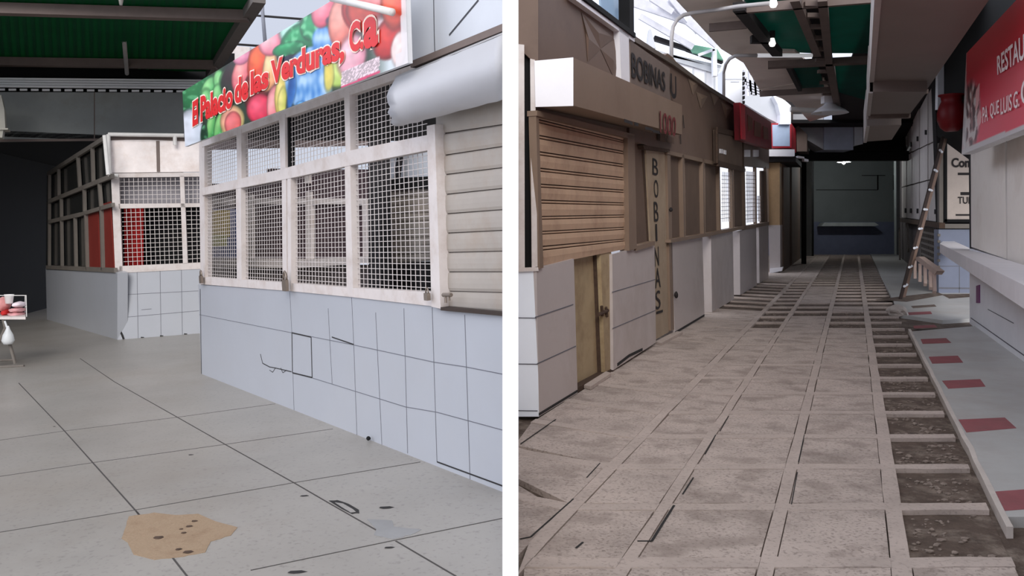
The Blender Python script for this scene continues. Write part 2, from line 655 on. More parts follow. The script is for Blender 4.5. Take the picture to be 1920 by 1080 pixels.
mb.line(WL, [(547, 624), (583, 632), (585, 708), (548, 699), (547, 624)], 0.010, 0.004, 0.0028)
mb.line(WL, [(488, 664), (492, 681), (505, 688), (516, 690), (546, 697)], 0.007, 0.004, 0.0028)
mb.line(WL, [(516, 690), (511, 698), (505, 694)], 0.004, 0.004, 0.0028)
mb.line(WL, [(526, 690), (530, 699), (537, 694)], 0.004, 0.004, 0.0028)
mb.line(WL, [(819, 866), (944, 912)], 0.008, 0.004, 0.0028)
mb.line(WL, [(375, 542), (377.5, 701)], 0.012, 0.004, 0.0028)
mb.line(WL, [(622, 632), (663, 646)], 0.008, 0.004, 0.0028)
mb.build('tiled_base', [m_tile, m_joint, m_crack], t)

# steel window wall: posts and rails, each mesh field its own panel
mb = MB()
TOPL = lambda u: 268 + (u - 378) * (136 - 268) / (760 - 378)      # upper edge hidden by the sign board
mb.slab(WL, [(373, 268), (383, 264), (384, 522), (376, 534)], 0.08, 0.0)
mb.slab(WL, [(378, 352.5), (535, 315), (652, 283), (806, 252), (806, 281), (652, 311), (535, 336), (378, 366.5)], 0.06, 0.015)   # middle rail
mb.slab(WL, [(376, 519), (535, 530), (650, 539), (808, 548), (809, 574), (659, 557), (535, 545), (376, 533)], 0.07, 0.01)       # sill rail
mb.slab(WL, [(378, TOPL(378) - 8), (800, TOPL(800) - 10), (800, TOPL(800) + 6), (378, TOPL(378) + 8)], 0.06, 0.005)
mb.build('window_rail', m_frame, t)
for q in ([(442, 345), (451.5, 343), (453, 525), (444, 524)], [(528, 316), (536, 314), (538, 540), (530, 540)], [(538.5, 316), (545, 314), (546, 545), (540, 545)],
          [(646, 295), (656, 292), (662, 556), (650, 554)], [(443, TOPL(443)), (452, TOPL(452)), (453, 345), (445, 347)],
          [(523, TOPL(523)), (534, TOPL(534)), (535, 322), (526, 324)], [(645, TOPL(645)), (655, TOPL(655)), (657, 290), (648, 292)]):
    MB().slab(WL, q, 0.06, 0.012).build('window_post', m_frame, t)
MB().slab(WL, [(800, 236), (815, 233), (826, 579), (809, 575)], 0.10, 0.03).build('window_post', m_frame, t)
MB().slab(WL, [(535, TOPL(535)), (541, TOPL(541)), (542, 320), (536, 322)], 0.05, -0.01).build('gap_strip', m_black, t)
for q in ([(384, 366), (442, 352), (444, 525), (384, 520)], [(452, 349), (529, 333), (530, 531), (453, 526)], [(546, 330), (646, 308), (650, 540), (546, 532)],
          [(657, 308), (801, 280), (808, 551), (661, 541)],
          [(384, TOPL(384)), (443, TOPL(443)), (444, 338), (384, 353)], [(452, TOPL(452)), (524, TOPL(524)), (526, 320), (453, 337)],
          [(542, TOPL(542)), (645, TOPL(645)), (647, 286), (543, 314)], [(656, TOPL(656)), (801, TOPL(801)), (801, 256), (658, 284)]):
    MB().wires(WL, q, 0.064, 0.0038, -0.03, 0.038).build('wire_mesh', m_wire, t)

# roller shutter: curved slats
def shutter(name, pl, L, R, parent, mats, front, bulge=0.004, gap=0.10, double=False):
    """L, R: picture points down the left and right edge, one per slat joint"""
    q = pl.off(front)
    ob = MB()
    for (a, b, c, d) in zip(L, L[1:], R, R[1:]):
        p0, p1 = q.hit(*a), q.hit(*b)
        r0, r1 = q.hit(*c), q.hit(*d)
        sec = [(0.0, -0.012), (gap * 0.4, -0.012), (gap, 0.0), (0.35, bulge * 0.8), (0.6, bulge), (0.85, bulge * 0.7), (1.0, -0.004)]
        ks = (1, 0, 0, 0, 0, 0)
        if double:
            sec = [(0.0, -0.01), (0.07, -0.01), (0.09, -0.002), (0.17, -0.002), (0.19, -0.01), (0.25, -0.01), (0.28, 0.002), (0.6, bulge), (1.0, -0.002)]
            ks = (1, 0, 0, 0, 1, 0, 0, 0)
        for (s0, h0), (s1, h1), k in zip(sec, sec[1:], ks):
            ob.mat(k)
            ob.face([p0.lerp(p1, s0) + pl.n * h0, r0.lerp(r1, s0) + pl.n * h0, r0.lerp(r1, s1) + pl.n * h1, p0.lerp(p1, s1) + pl.n * h1])
    ob.mat(1)
    ob.prism([q.hit(*p) - pl.n * 0.013 for p in (L[0], R[0], R[-1], L[-1])], -pl.n * 0.01)
    return ob.build(name, mats, parent)
Ls = [(818, 205), (819, 251), (820, 292), (821, 328), (822, 365), (823, 401), (824, 437), (825, 473), (826, 509), (827, 545), (828, 577)]
Rs = [(946, 172), (946, 232), (946, 273), (946, 313), (946, 352), (946, 392), (946, 431), (946, 470), (946, 509), (946, 548), (946, 586)]
sh = shutter('roller_shutter', WL, Ls, Rs, t, [m_slat, m_slatgap], -0.03)
MB().slab(WL, [(814, 236), (821, 234), (830, 580), (825, 580)], 0.05, -0.035).build('shutter_guide', m_dark, t)
MB().slab(WL, [(826, 576), (946, 586), (946, 593), (826, 582)], 0.06, 0.03).build('shutter_bottom_bar', m_slatgap, t)
mb = MB()
for u, v in ((835, 556), (841, 552)):
    mb.tube([WL.off(0.05).hit(u, v), WL.off(0.05).hit(u + 1, v + 12)], 0.008)
mb.tube([WL.off(0.05).hit(831, 553), WL.off(0.05).hit(846, 553)], 0.012)
mb.build('latch', m_steel, t)

# white sheet-metal hood above the shutter, torn along its left end
q = WL.off(0.0)
mb = MB()
topL, topR, botL, botR = WL.hit(741, 147), WL.hit(948, 60), WL.hit(745, 238), WL.hit(948, 183)
nseg = 10
left_px = [(741, 147), (735, 158), (728, 168), (724, 180), (726, 192), (731, 201), (727, 211), (735, 221), (733, 231), (742, 237), (752, 236)]
grid = []
for i in range(11):
    s_ = i / 10
    d = 0.05 + 0.20 * math.sin(math.pi * min(1, 0.12 + s_ * 0.80)) ** 0.7
    a = WL.off(d).hit(*left_px[i])
    vb = 62 + (185 - 62) * s_
    b = WL.off(d).hit(948, vb)
    row = []
    for k in range(13):
        tt = k / 12
        p = a.lerp(b, tt)
        p += WL.n * 0.006 * NZ.noise(V((tt * 3, s_ * 2, 2.0))) + V((0, 0, 0.006 * NZ.noise(V((tt * 9, s_ * 3, 5)))))
        row.append(p)
    grid.append(row)
for r0, r1 in zip(grid, grid[1:]):
    for k in range(12):
        mb.face([r0[k], r0[k + 1], r1[k + 1], r1[k]])
ins = WL.n * -0.012
for r0, r1 in zip(grid, grid[1:]):
    for k in range(12):
        mb.face([r0[k] + ins, r1[k] + ins, r1[k + 1] + ins, r0[k + 1] + ins])
for r0, r1 in zip(grid, grid[1:]):
    mb.face([r0[0], r1[0], r1[0] + ins, r0[0] + ins])
    mb.face([r0[12], r1[12], r1[12] + ins, r0[12] + ins])
mb.face([grid[0][0], grid[0][12], WL.hit(948, 55), WL.hit(741, 143)])
hood = mb.build('shutter_hood', m_hood, t, smooth=True)
MB().slab(WL, [(768, 116), (948, 42), (948, 56), (770, 127)], 0.12, 0.08).build('lintel_bar', m_purlin, t)
mb = MB()
mb.slab(WL, [(700, -60), (948, -160), (948, 46), (766, 116)], 0.05, 0.02)
mb.mat(1)
mb.line(WL, [(897, 0), (842, 66)], 0.012, 0.004, 0.022)
mb.line(WL, [(812, -40), (814, 66), (815, 98)], 0.006, 0.004, 0.022)
mb.build('upper_panel', [m_greysheet, m_darkgrey], t)

# stall interior: lid, rear wall with its own windows, shelf, dark post
WLb = WL.off(-3.0)
a, b = WL.hit(374, 262), WL.hit(946, 58)
c_, d_ = b + WL.n * -3.1, a + WL.n * -3.1
k_ = (-0.05 - d_.x) / (c_.x - d_.x)
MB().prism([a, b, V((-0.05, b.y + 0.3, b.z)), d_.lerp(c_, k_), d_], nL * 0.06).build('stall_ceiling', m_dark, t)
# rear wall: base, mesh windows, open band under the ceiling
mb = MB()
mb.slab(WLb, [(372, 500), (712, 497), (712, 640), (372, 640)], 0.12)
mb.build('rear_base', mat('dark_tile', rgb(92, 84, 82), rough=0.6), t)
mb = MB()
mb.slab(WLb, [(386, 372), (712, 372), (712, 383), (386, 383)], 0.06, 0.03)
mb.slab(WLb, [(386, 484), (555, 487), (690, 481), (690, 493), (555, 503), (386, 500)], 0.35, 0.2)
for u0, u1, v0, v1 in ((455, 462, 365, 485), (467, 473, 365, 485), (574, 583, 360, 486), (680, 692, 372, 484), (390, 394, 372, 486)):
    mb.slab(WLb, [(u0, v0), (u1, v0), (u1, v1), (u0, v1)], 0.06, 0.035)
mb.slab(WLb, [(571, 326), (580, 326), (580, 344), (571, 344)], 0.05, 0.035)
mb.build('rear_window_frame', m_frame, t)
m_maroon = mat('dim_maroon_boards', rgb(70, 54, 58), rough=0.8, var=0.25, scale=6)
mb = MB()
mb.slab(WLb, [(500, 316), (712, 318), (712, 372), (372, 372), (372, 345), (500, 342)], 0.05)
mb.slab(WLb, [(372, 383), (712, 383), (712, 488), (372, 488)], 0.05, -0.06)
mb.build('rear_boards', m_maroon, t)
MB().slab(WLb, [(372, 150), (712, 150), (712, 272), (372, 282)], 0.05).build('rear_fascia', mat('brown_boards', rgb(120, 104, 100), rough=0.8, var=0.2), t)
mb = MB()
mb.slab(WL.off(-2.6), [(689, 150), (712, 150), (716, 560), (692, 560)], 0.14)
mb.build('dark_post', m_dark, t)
mb = MB()
mb.slab(WLb, [(395, 392), (442, 392), (442, 488), (395, 488)], 0.01, 0.05)
mb.mat(1)
mb.slab(WLb, [(396, 394), (431, 394), (431, 444), (396, 446)], 0.008, 0.056)
mb.mat(2)
mb.slab(WLb, [(398, 440), (425, 440), (425, 462), (398, 462)], 0.008, 0.058)
pst = mb.build('poster', [mat('grey_blue_print', rgb(112, 122, 170)), mat('yellow_print', rgb(208, 178, 78)), mat('green_print', rgb(190, 190, 90))])
tag(pst, 'faded yellow and blue poster behind the wire mesh of the vegetable stall', 'poster')

# ------------------------------------------------------------------ sign board of the vegetable stall
SG = WL.off(0.27)
sq = [(342, 172), (758, -82), (765, 118), (347, 275)]
sg = thing('shop_sign', 'long sign board printed with fruit and red lettering above the vegetable stall', 'sign', SG.hit(550, 200))
mb = MB()
mb.slab(WL, sq, 0.03, 0.268)
mb.build('board', mat('sign_edge', rgb(214, 214, 216), rough=0.5), sg)
WHT = (226, 222, 226)
def fruit(u, v):
    n = NZ.noise(V((u * 0.02, v * 0.02, 0)))
    n2 = NZ.noise(V((u * 0.09, v * 0.09, 4)))
    def w(cx, cy, rx, ry, a, c0, c1, col, soft=0.12):
        d = ell(u + n * 4, v + n * 4, cx, cy, rx, ry, a)
        k = max(0, min(1, (1 - d) / soft + 0.5))
        s_ = max(0.0, min(1.0, ell(u, v, cx - rx * 0.3, cy - ry * 0.25, rx * 1.25, ry * 1.25, a)))
        e_ = 1 - 0.38 * max(0.0, min(1.0, (d - 0.72) / 0.28)) ** 1.5
        q_ = mixc(c0, c1, s_ ** 1.2)
        return mixc(col, tuple(x * e_ * (1 + 0.10 * n2) for x in q_), k)
    c = (44, 60, 46)
    c = mixc(c, (206, 214, 218), (u - 690) / 40 if v > 60 else 0)
    # big background fields from left to right
    c = w(372, 175, 40, 45, 0, (52, 128, 74), (22, 92, 52), c)
    c = w(352, 255, 28, 52, 8, (226, 228, 236), (204, 212, 222), c)
    for (cx, cy, r, a) in ((392, 165, 17, 20), (412, 152, 17, -10), (424, 140, 14, 30), (388, 190, 17, 0), (408, 178, 15, 10)):
        c = w(cx, cy, r * 0.7, r * 1.4, a, (160, 226, 150), (66, 152, 84), c, 0.3)
    c = w(434, 150, 20, 38, 5, (60, 40, 44), (34, 60, 44), c, 0.3)
    for (cx, a) in ((396, 10), (412, 14), (426, 16)):
        c = w(cx, 238, 9, 34, a, (150, 214, 130), (52, 136, 66), c, 0.25)
    c = w(382, 252, 7, 20, 0, (20, 52, 32), (24, 66, 40), c, 0.4)
    c = w(436, 228, 22, 30, 10, (240, 150, 140), (206, 190, 120), c)
    c = w(437, 232, 15, 23, 10, (236, 126, 128), (222, 96, 92), c)
    c = w(455, 140, 20, 42, 8, (250, 172, 164), (206, 62, 84), c)
    c = w(452, 100, 18, 22, 30, (236, 190, 200), (216, 120, 150), c)
    c = w(482, 175, 26, 44, 0, (150, 50, 40), (70, 20, 22), c)
    c = w(488, 118, 24, 42, 10, (250, 120, 66), (196, 32, 30), c)
    c = w(507, 128, 14, 46, 8, (250, 214, 160), (228, 158, 110), c)
    c = w(488, 205, 27, 28, 0, (246, 98, 122), (196, 26, 56), c)
    c = w(514, 200, 14, 44, 6, (240, 170, 170), (214, 84, 92), c)
    c = w(527, 175, 12, 50, 4, (236, 214, 130), (190, 170, 70), c)
    c = w(508, 80, 24, 26, 20, (250, 204, 206), (212, 92, 116), c)
    c = w(540, 112, 22, 16, 30, (34, 40, 60), (20, 20, 34), c, 0.5)
    c = w(548, 60, 26, 22, -20, (190, 230, 214), (136, 190, 172), c, 0.3)
    for (cx, cy, rx, ry, a) in ((560, 72, 38, 25, -30), (590, 50, 30, 24, -35), (540, 90, 30, 14, -20)):
        c = w(cx, cy, rx, ry, a, (34, 158, 94), (12, 108, 62), c)
        if c[1] > c[0] * 2:
            c = mixc(c, (126, 206, 150), max(0, n2 * 1.4 - 0.1))
    for (cx, cy, rx, ry) in ((585, 110, 46, 24), (610, 80, 26, 34), (560, 170, 26, 34), (588, 165, 28, 40), (558, 150, 26, 30), (600, 150, 20, 44)):
        d = ell(u, v, cx, cy, rx, ry, -20)
        if d < 1:
            base = mixc((66, 128, 196), (176, 206, 232), 0.5 + 0.9 * NZ.noise(V((u * 0.12, v * 0.05, 1))))
            c = mixc(c, base, min(1, (1 - d) * 6))
    c = w(566, 196, 10, 6, 0, (120, 190, 230), (40, 90, 160), c, 0.4)
    c = w(546, 168, 8, 42, 6, (30, 74, 140), (52, 110, 180), c, 0.6)
    c = w(528, 190, 8, 30, 4, (230, 216, 130), (190, 190, 90), c, 0.3)
    c = w(608, 20, 22, 34, 20, (240, 160, 170), (206, 66, 92), c)
    c = w(626, 40, 14, 10, 0, (30, 40, 90), (20, 24, 50), c, 0.5)
    c = w(642, 40, 26, 52, 6, (244, 178, 160), (216, 96, 82), c)
    c = w(666, 16, 24, 42, 0, (232, 70, 52), (170, 28, 28), c)
    c = w(632, 140, 20, 26, 0, (206, 222, 130), (160, 190, 84), c, 0.3)
    c = w(618, 140, 10, 36, 0, (228, 206, 96), (196, 190, 96), c, 0.4)
    c = w(660, 105, 26, 46, 8, (240, 196, 204), (216, 140, 158), c, 0.3)
    c = w(684, 20, 34, 40, 0, (228, 96, 70), (186, 50, 46), c)
    c = w(700, -20, 50, 40, 0, (240, 178, 180), (220, 130, 130), c, 0.3)
    c = w(716, 66, 30, 34, 0, (234, 214, 214), (220, 182, 184), c, 0.5)
    c = w(728, 74, 27, 40, 20, (226, 66, 54), (160, 22, 22), c)
    c = w(738, -6, 24, 64, 0, (238, 120, 84), (206, 64, 42), c)
    c = w(748, 90, 14, 34, 10, (244, 220, 214), (226, 200, 196), c, 0.3)
    if u > 752 and v < 130 or (u > 742 and v > 100):
        c = mixc(c, (222, 214, 214), 0.9)
    # lower right block of small print
    if 640 < u < 711 and 136 - (u - 640) * 0.42 < v + 0 < 162 - (u - 640) * 0.42:
        k = 0.75 + 0.25 * (NZ.noise(V((u * 0.9, v * 0.9, 9))) > 0.1)
        c = (238 * k, 214 * k, 220 * k)
    if 640 < u < 712 and 162 - (u - 640) * 0.42 <= v < 167 - (u - 640) * 0.42:
        c = (206, 70, 110)
    return tuple(max(0, min(255, x)) for x in c)
pb = printed_board('fruit_print', SG, sq, fruit, 300, 84, sg)
pb['label'] = 'print of tomatoes, leaves, melon and blue ice'
# red letters with a pale edge, the line climbs to the right
def word(body, bl, br, hl, hr, lift=0.006):
    """bl, br: left and right end of the base line; hl, hr cap heights in picture rows"""
    quad = [(bl[0], bl[1] - hl), (br[0], br[1] - hr), br, bl]
    vs, fs = text_pts(body, 0.035)
    bx = (min(v.x for v in vs), max(v.x for v in vs), 0.0, 0.70)
    mb = MB()
    lettering(mb, body, SG, quad, 0.010, 0.085, bx)
    e = mb.build('letter_outline', m_letteredge, sg)
    mb = MB()
    lettering(mb, body, SG, quad, 0.014, 0.045, bx)
    mb.build('sign_word', m_letter, sg)
word('El', (361, 235), (371, 229), 42, 43)
word('Palacio', (376, 226), (436, 198), 43, 40)
word('de', (440, 193), (465, 182), 44, 42)
word('las', (470, 176), (503, 161), 40, 38)
word('Verduras,', (508, 156), (645, 106), 40, 46)
word('C.', (655, 96), (681, 88), 50, 51)
word('a', (682, 88), (708, 80), 74, 74)
# pale tube lying across the sign's upper right corner
mb = MB()
mb.tube([SG.off(0.06).hit(622, -3), SG.off(0.08).hit(690, 12), SG.off(0.05).hit(736, 23)], 0.022, 12)
o = mb.build('tube', m_pipe, smooth=True)
tag(o, 'pale tube hanging loose across the upper corner of the fruit sign', 'tube')

# padlocks on the window rails
def padlock(label, pl, u, v, s=1.0):
    c = pl.hit(u, v)
    p = thing('padlock', label, 'padlock', c, 'padlocks on the vegetable stall')
    mb = MB()
    r = pl.n.cross(nL).normalized()
    w, h = 0.045 * s, 0.05 * s
    mb.prism([c - r * w / 2 - nL * h, c + r * w / 2 - nL * h, c + r * w * 0.55 - nL * h * .4, c + r * w / 2, c - r * w / 2, c - r * w * 0.55 - nL * h * .4], pl.n * 0.025)
    mb.build('lock_body', m_steel, p)
    mb = MB()
    mb.tube([c + pl.n * 0.012 + r * (0.017 * s * math.cos(a)) + nL * (0.035 * s * math.sin(a)) for a in [math.pi * k / 8 for k in range(9)]], 0.005 * s, 8)
    mb.build('shackle', m_steel, p, smooth=True)
padlock('small padlock at the lower outer corner of the vegetable stall window', WL.off(0.03), 379, 517, 1.6)
padlock('padlock with hasp on the double post in the middle of the mesh windows', WL.off(0.05), 537, 524, 1.9)
padlock('padlock on the sill rail beside the roller shutter post', WL.off(0.05), 804, 549, 0.9)

# ------------------------------------------------------------------ second stall behind, white tiles and red cloth
t2 = thing('market_stall', 'second stall behind, white tiled base with mesh front and dark glazed side', 'market stall', S2F.hit(220, 637))
mb = MB()
mb.slab(S2F, [(220, 512), (379, 502), (379, 626), (220, 637)], 0.15)
mb.slab(S2S, [(220, 637), (88, 599), (85.6, 503), (214, 509), (220, 512)], 0.15)
mb.mat(1)
for p in ([(257, 510), (259, 634)], [(300, 508), (302, 631)], [(340, 506), (342, 629)], [(221, 553), (379, 545)], [(221, 596), (379, 582)], [(265, 581), (284, 579)]):
    mb.line(S2F, p, 0.006, 0.004, 0.003)
mb.mat(2)
mb.line(S2F, [(221, 612), (229, 628), (232, 636)], 0.03, 0.004, 0.004)
for u in (264, 300, 345):
    mb.line(S2F, [(u, 633 - (u - 264) * 0.08), (u + 6, 633.5 - (u - 264) * 0.08)], 0.025, 0.004, 0.004)
mb.slab(S2S, [(214, 508), (86, 502), (86, 505), (214, 511)], 0.01, 0.012)
mb.build('tiled_base', [m_tile, m_joint, m_crack], t2)
for nm, q in (('corner_post', [(208, 329), (223, 329), (230, 510), (216, 511)]), ('window_post', [(337, 330), (345, 330), (352, 494), (343, 495)]),
              ('top_rail', [(208, 325), (378, 323), (378, 331), (210, 333)]), ('middle_rail', [(222, 382), (378, 381), (378, 388), (223, 391)]),
              ('sill_rail', [(224, 499), (378, 492), (379, 504), (224, 512)])):
    MB().slab(S2F, q, 0.08, 0.01).build(nm, m_frame, t2)
for q in ([(224, 333), (337, 331), (338, 381), (225, 382)], [(345, 331), (378, 331), (378, 380), (346, 381)],
          [(228, 391), (340, 388), (343, 494), (232, 499)], [(349, 388), (378, 388), (379, 492), (352, 494)]):
    MB().wires(S2F, q, 0.066, 0.007, -0.02).build('wire_mesh', m_wire, t2)
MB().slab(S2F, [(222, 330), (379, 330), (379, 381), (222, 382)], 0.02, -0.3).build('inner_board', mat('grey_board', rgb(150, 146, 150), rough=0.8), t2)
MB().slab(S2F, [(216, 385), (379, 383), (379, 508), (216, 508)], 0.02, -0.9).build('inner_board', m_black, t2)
# sign box on top: white boards in a pipe frame
mb = MB()
mb.slab(S2F, [(205, 262), (380, 262), (380, 322), (207, 324)], 0.06, 0.02)
mb.mat(1)
mb.slab(S2F, [(292.5, 264), (299, 264), (300, 322), (294, 322)], 0.02, 0.03)
mb.line(S2F, [(205, 260), (262, 258), (380, 263)], 0.05, 0.02, 0.03)
mb.build('sign_box', [mat('blank_white_board', rgb(236, 226, 222), rough=0.5, dirt=rgb(190, 160, 140), dscale=2, damt=0.4), m_purlin], t2)
mb = MB()
Q = S2F.off(0.12)
for a, b in (((203, 252), (345, 254)), ((203, 252), (206, 328)), ((328, 254), (328, 272)), ((203, 328), (222, 330))):
    mb.tube([Q.hit(*a), Q.hit(*b)], 0.03)
Q2 = S2S.off(0.1)
mb.tube([Q2.hit(196, 254), Q2.hit(203, 328)], 0.03)
mb.build('pipe_frame', m_pipe, t2)
# side: mullions, red boards, dark glass
m_glassd = mat('dark_window_glass', rgb(46, 46, 44), rough=0.12, var=0.2)
mb = MB()
mb.slab(S2S, [(197, 257), (88, 326), (86, 503), (214, 509), (208, 330)], 0.02, -0.06)
mb.build('side_glass', m_glassd, t2)
m_frame2 = mat('grey_shaded_steel', rgb(112, 105, 98), rough=0.6)  # grey steel; on the side mullions its darkness stands in for passage shade
for q in ([(187, 384), (206, 378), (214, 508), (189, 506)], [(164, 400), (183, 392), (187, 506), (168, 505)]):
    MB().slab(S2S, q, 0.02, -0.03).build('red_board', mat('red_board', rgb(118, 38, 30), rough=0.7), t2)
for a, b in (((197, 257), (88, 326)), ((208, 330), (90, 378)), ((209, 384), (150, 402)), ((150, 402), (90, 416)), ((214, 507), (86, 501)),
             ((170, 275), (172, 344)), ((143, 292), (147, 353)), ((107, 315), (108, 368)), ((90, 327), (90, 500)), ((183, 341), (187, 392)), ((155, 352), (156, 398)),
             ((187, 390), (190, 507)), ((158, 400), (161, 506)), ((138, 404), (140, 505)), ((112, 366), (114, 503))):
    MB().line(S2S, [a, b], 0.07 if a != (209, 384) else 0.06, 0.05, 0.02).build('mullion', m_frame2, t2)
# red cloth behind the mesh
mb = MB()
q = S2F.off(-0.45)
n_ = 24
top = [q.hit(232 + 38 * k / n_, 384) + S2F.n * 0.04 * math.sin(k * 1.1) for k in range(n_ + 1)]
bot = [q.hit(234 + 36 * k / n_, 505) + S2F.n * 0.06 * math.sin(k * 1.1 + 0.3) for k in range(n_ + 1)]
for k in range(n_):
    mb.face([top[k], top[k + 1], bot[k + 1], bot[k]])
    e_ = S2F.n * -0.006
    mb.face([top[k] + e_, bot[k] + e_, bot[k + 1] + e_, top[k + 1] + e_])
o = mb.build('curtain', m_red, smooth=True)
tag(o, 'red cloth hanging behind the wire mesh of the second stall', 'curtain')

# ------------------------------------------------------------------ passage roof: fascia, louvres, dark room
d2h = V((dL2.x, dL2.y, 0)).normalized()
Pf = ray(200, 200) * 16.2
FF = Plane(Pf, V((d2h.y, -d2h.x, 0)))
if FF.n.y > 0:
    FF.n = -FF.n
mb = MB()
mb.slab(FF, [(-120, 172), (420, 174), (420, 262), (255, 262), (-120, 267)], 0.12)
mb.mat(1)
mb.slab(FF, [(176, 173), (178, 173), (178, 262), (176, 262)], 0.005, 0.003)
mb.slab(FF, [(-120, 262), (420, 258), (420, 262), (-120, 267)], 0.02, 0.03)
struct(mb.build('beam', [m_fascia, m_purlin]))
mb = MB()
for k in range(4):
    v0 = 146.5 + k * 4.6
    mb.slab(FF, [(-120, v0 - 2), (420, v0 + 3), (420, v0 + 6.6), (-120, v0 + 1.8)], 0.05, 0.09 + 0.02 * k)
for k in range(30):
    u0 = -110 + k * 21
    mb.slab(FF, [(u0, 166 + u0 * .01), (u0 + 14, 166 + u0 * .01), (u0 + 14, 169.5 + u0 * .01), (u0, 169.5 + u0 * .01)], 0.04, 0.06)
o = mb.build('louvre_strip', mat('white_louvre', rgb(246, 246, 246), rough=0.6, var=0.04))
tag(o, 'pale louvred strip running above the grey fascia under the green roof', 'louvre strip')
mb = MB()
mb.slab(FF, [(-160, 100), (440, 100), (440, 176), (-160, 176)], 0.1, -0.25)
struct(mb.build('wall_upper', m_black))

zr = 3.05
RP = level(zr)
rp = lambda u, v: RP.hit(u, v)
groof = thing('roof', 'green sheet roof on brown purlins over the far side of the hall', 'roof', rp(200, 60))
groof['kind'] = 'structure'
mb = MB()
edge = [(495, -8), (415, 115), (408, 134)]
pl_ = [rp(-260, -8), rp(484, -8), rp(406, 116), rp(394, 134), rp(-200, 134)]
mb.prism(pl_, (0, 0, 0.03))
mb.build('roof_sheet', m_green, groof)
mb = MB()
# corrugation ribs along the fall of the sheet
for k in range(46):
    u0 = -230 + k * 16
    a, b = rp(u0, -6), rp(u0 * 0.93 + 14, 132)
    if a.x > rp(495, -8).x - 0.1 or px(b)[0] > 402:
        continue
    mb.bar(a + V((0, 0, -0.006)), b + V((0, 0, -0.006)), 0.05, 0.012, V((0, 0, 1)))
mb.build('sheet_rib', m_green, groof)
for (a, b, w) in (((-200, -2), (466, 18), 0.16), ((-200, 103), (406, 112), 0.16)):
    mb = MB()
    mb.bar(rp(*a) + V((0, 0, -0.09)), rp(*b) + V((0, 0, -0.09)), 0.17, 0.14, V((0, 0, 1)))
    mb.build('purlin', m_purlin, groof)
mb = MB()
mb.bar(rp(486, -14) + V((0, 0, -0.06)), rp(394, 134) + V((0, 0, -0.06)), 0.16, 0.14, V((0, 0, 1)))
mb.build('edge_beam', mat('grey_edge_beam', rgb(104, 98, 94), rough=0.7), groof)
o = MB().tube([RP.off(0.02).hit(226, -12), ray(230, 40) * 13.5, ray(238, 138) * 16.0], 0.035).build('hanging_pipe', m_pipe, smooth=True)
tag(o, 'thin pale pipe hanging below the green roof', 'pipe')

# unseen wall added out of the picture on the left to block the sun
struct(MB().prism([V((-9.6, 9.0, -2.6)), V((-13.5, 30, -2.6)), V((-13.5, 30, 3.0)), V((-9.6, 9.0, 3.0))], (-0.2, 0, 0)).build('wall_left', m_darkgrey))
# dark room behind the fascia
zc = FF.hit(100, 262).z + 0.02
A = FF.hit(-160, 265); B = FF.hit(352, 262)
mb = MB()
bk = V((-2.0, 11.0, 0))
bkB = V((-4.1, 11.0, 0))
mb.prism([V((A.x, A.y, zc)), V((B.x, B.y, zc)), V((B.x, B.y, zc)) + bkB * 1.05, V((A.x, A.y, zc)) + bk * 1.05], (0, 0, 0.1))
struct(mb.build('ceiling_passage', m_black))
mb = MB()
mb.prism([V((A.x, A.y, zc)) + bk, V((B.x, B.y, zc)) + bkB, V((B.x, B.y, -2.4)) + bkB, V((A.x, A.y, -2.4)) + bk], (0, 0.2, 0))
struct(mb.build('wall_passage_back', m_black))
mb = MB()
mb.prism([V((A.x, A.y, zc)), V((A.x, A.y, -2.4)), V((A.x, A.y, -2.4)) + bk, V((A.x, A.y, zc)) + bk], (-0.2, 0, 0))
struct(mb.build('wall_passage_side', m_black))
# third stall deep in the dark
SD = Plane(ray(70, 500) * 22.5, FF.n)
t3 = thing('market_stall', 'dim grey stall deep in the dark passage', 'market stall', SD.hit(70, 588))
mb = MB(); mb.slab(SD, [(57, 505), (87, 505), (90, 584), (63, 584)], 0.5); mb.build('stall_base', mat('grey_tile', rgb(150, 152, 165), rough=0.5), t3)
mb = MB(); mb.slab(SD, [(32, 504), (56, 504), (56, 510), (32, 510)], 0.3, 0.1); mb.build('shelf', mat('pale_shelf', rgb(215, 220, 220)), t3)
mb = MB(); mb.slab(SD, [(30, 394), (86, 394), (86, 420), (32, 420)], 0.3, 0.1); mb.build('sign_box', mat('grey_sign_box', rgb(120, 112, 108)), t3)
mb = MB(); mb.slab(SD, [(56, 424), (66, 424), (67, 504), (58, 504)], 0.1, 0.05); mb.build('post', m_frame2, t3)
mb = MB()
c = ray(20, 420) * 20
mb.bar(c - V((0.12, 0, 0)), c + V((0.12, 0, 0.01)), 0.05, 0.04, V((0, 0, 1)))
o = mb.build('ceiling_lamp', mat('pale_lamp', rgb(190, 190, 190), emit=0.02))
tag(o, 'small pale lamp hanging in the dark passage', 'lamp')
# pale bracket box at the picture's left edge
mb = MB()
Q = FF.off(1.0)
mb.slab(Q, [(-60, 178), (2, 178), (8, 205), (10, 240), (-60, 240)], 0.3)
mb.slab(Q, [(-60, 240), (15, 240), (15, 243), (-60, 244)], 0.4, 0.05)
mb.slab(Q, [(-60, 244), (6, 244), (4, 258), (-60, 258)], 0.3)
o = mb.build('bracket_box', mat('beige_box', rgb(196, 192, 180), rough=0.6))
tag(o, 'beige box with a ledge fixed in front of the grey fascia', 'box')

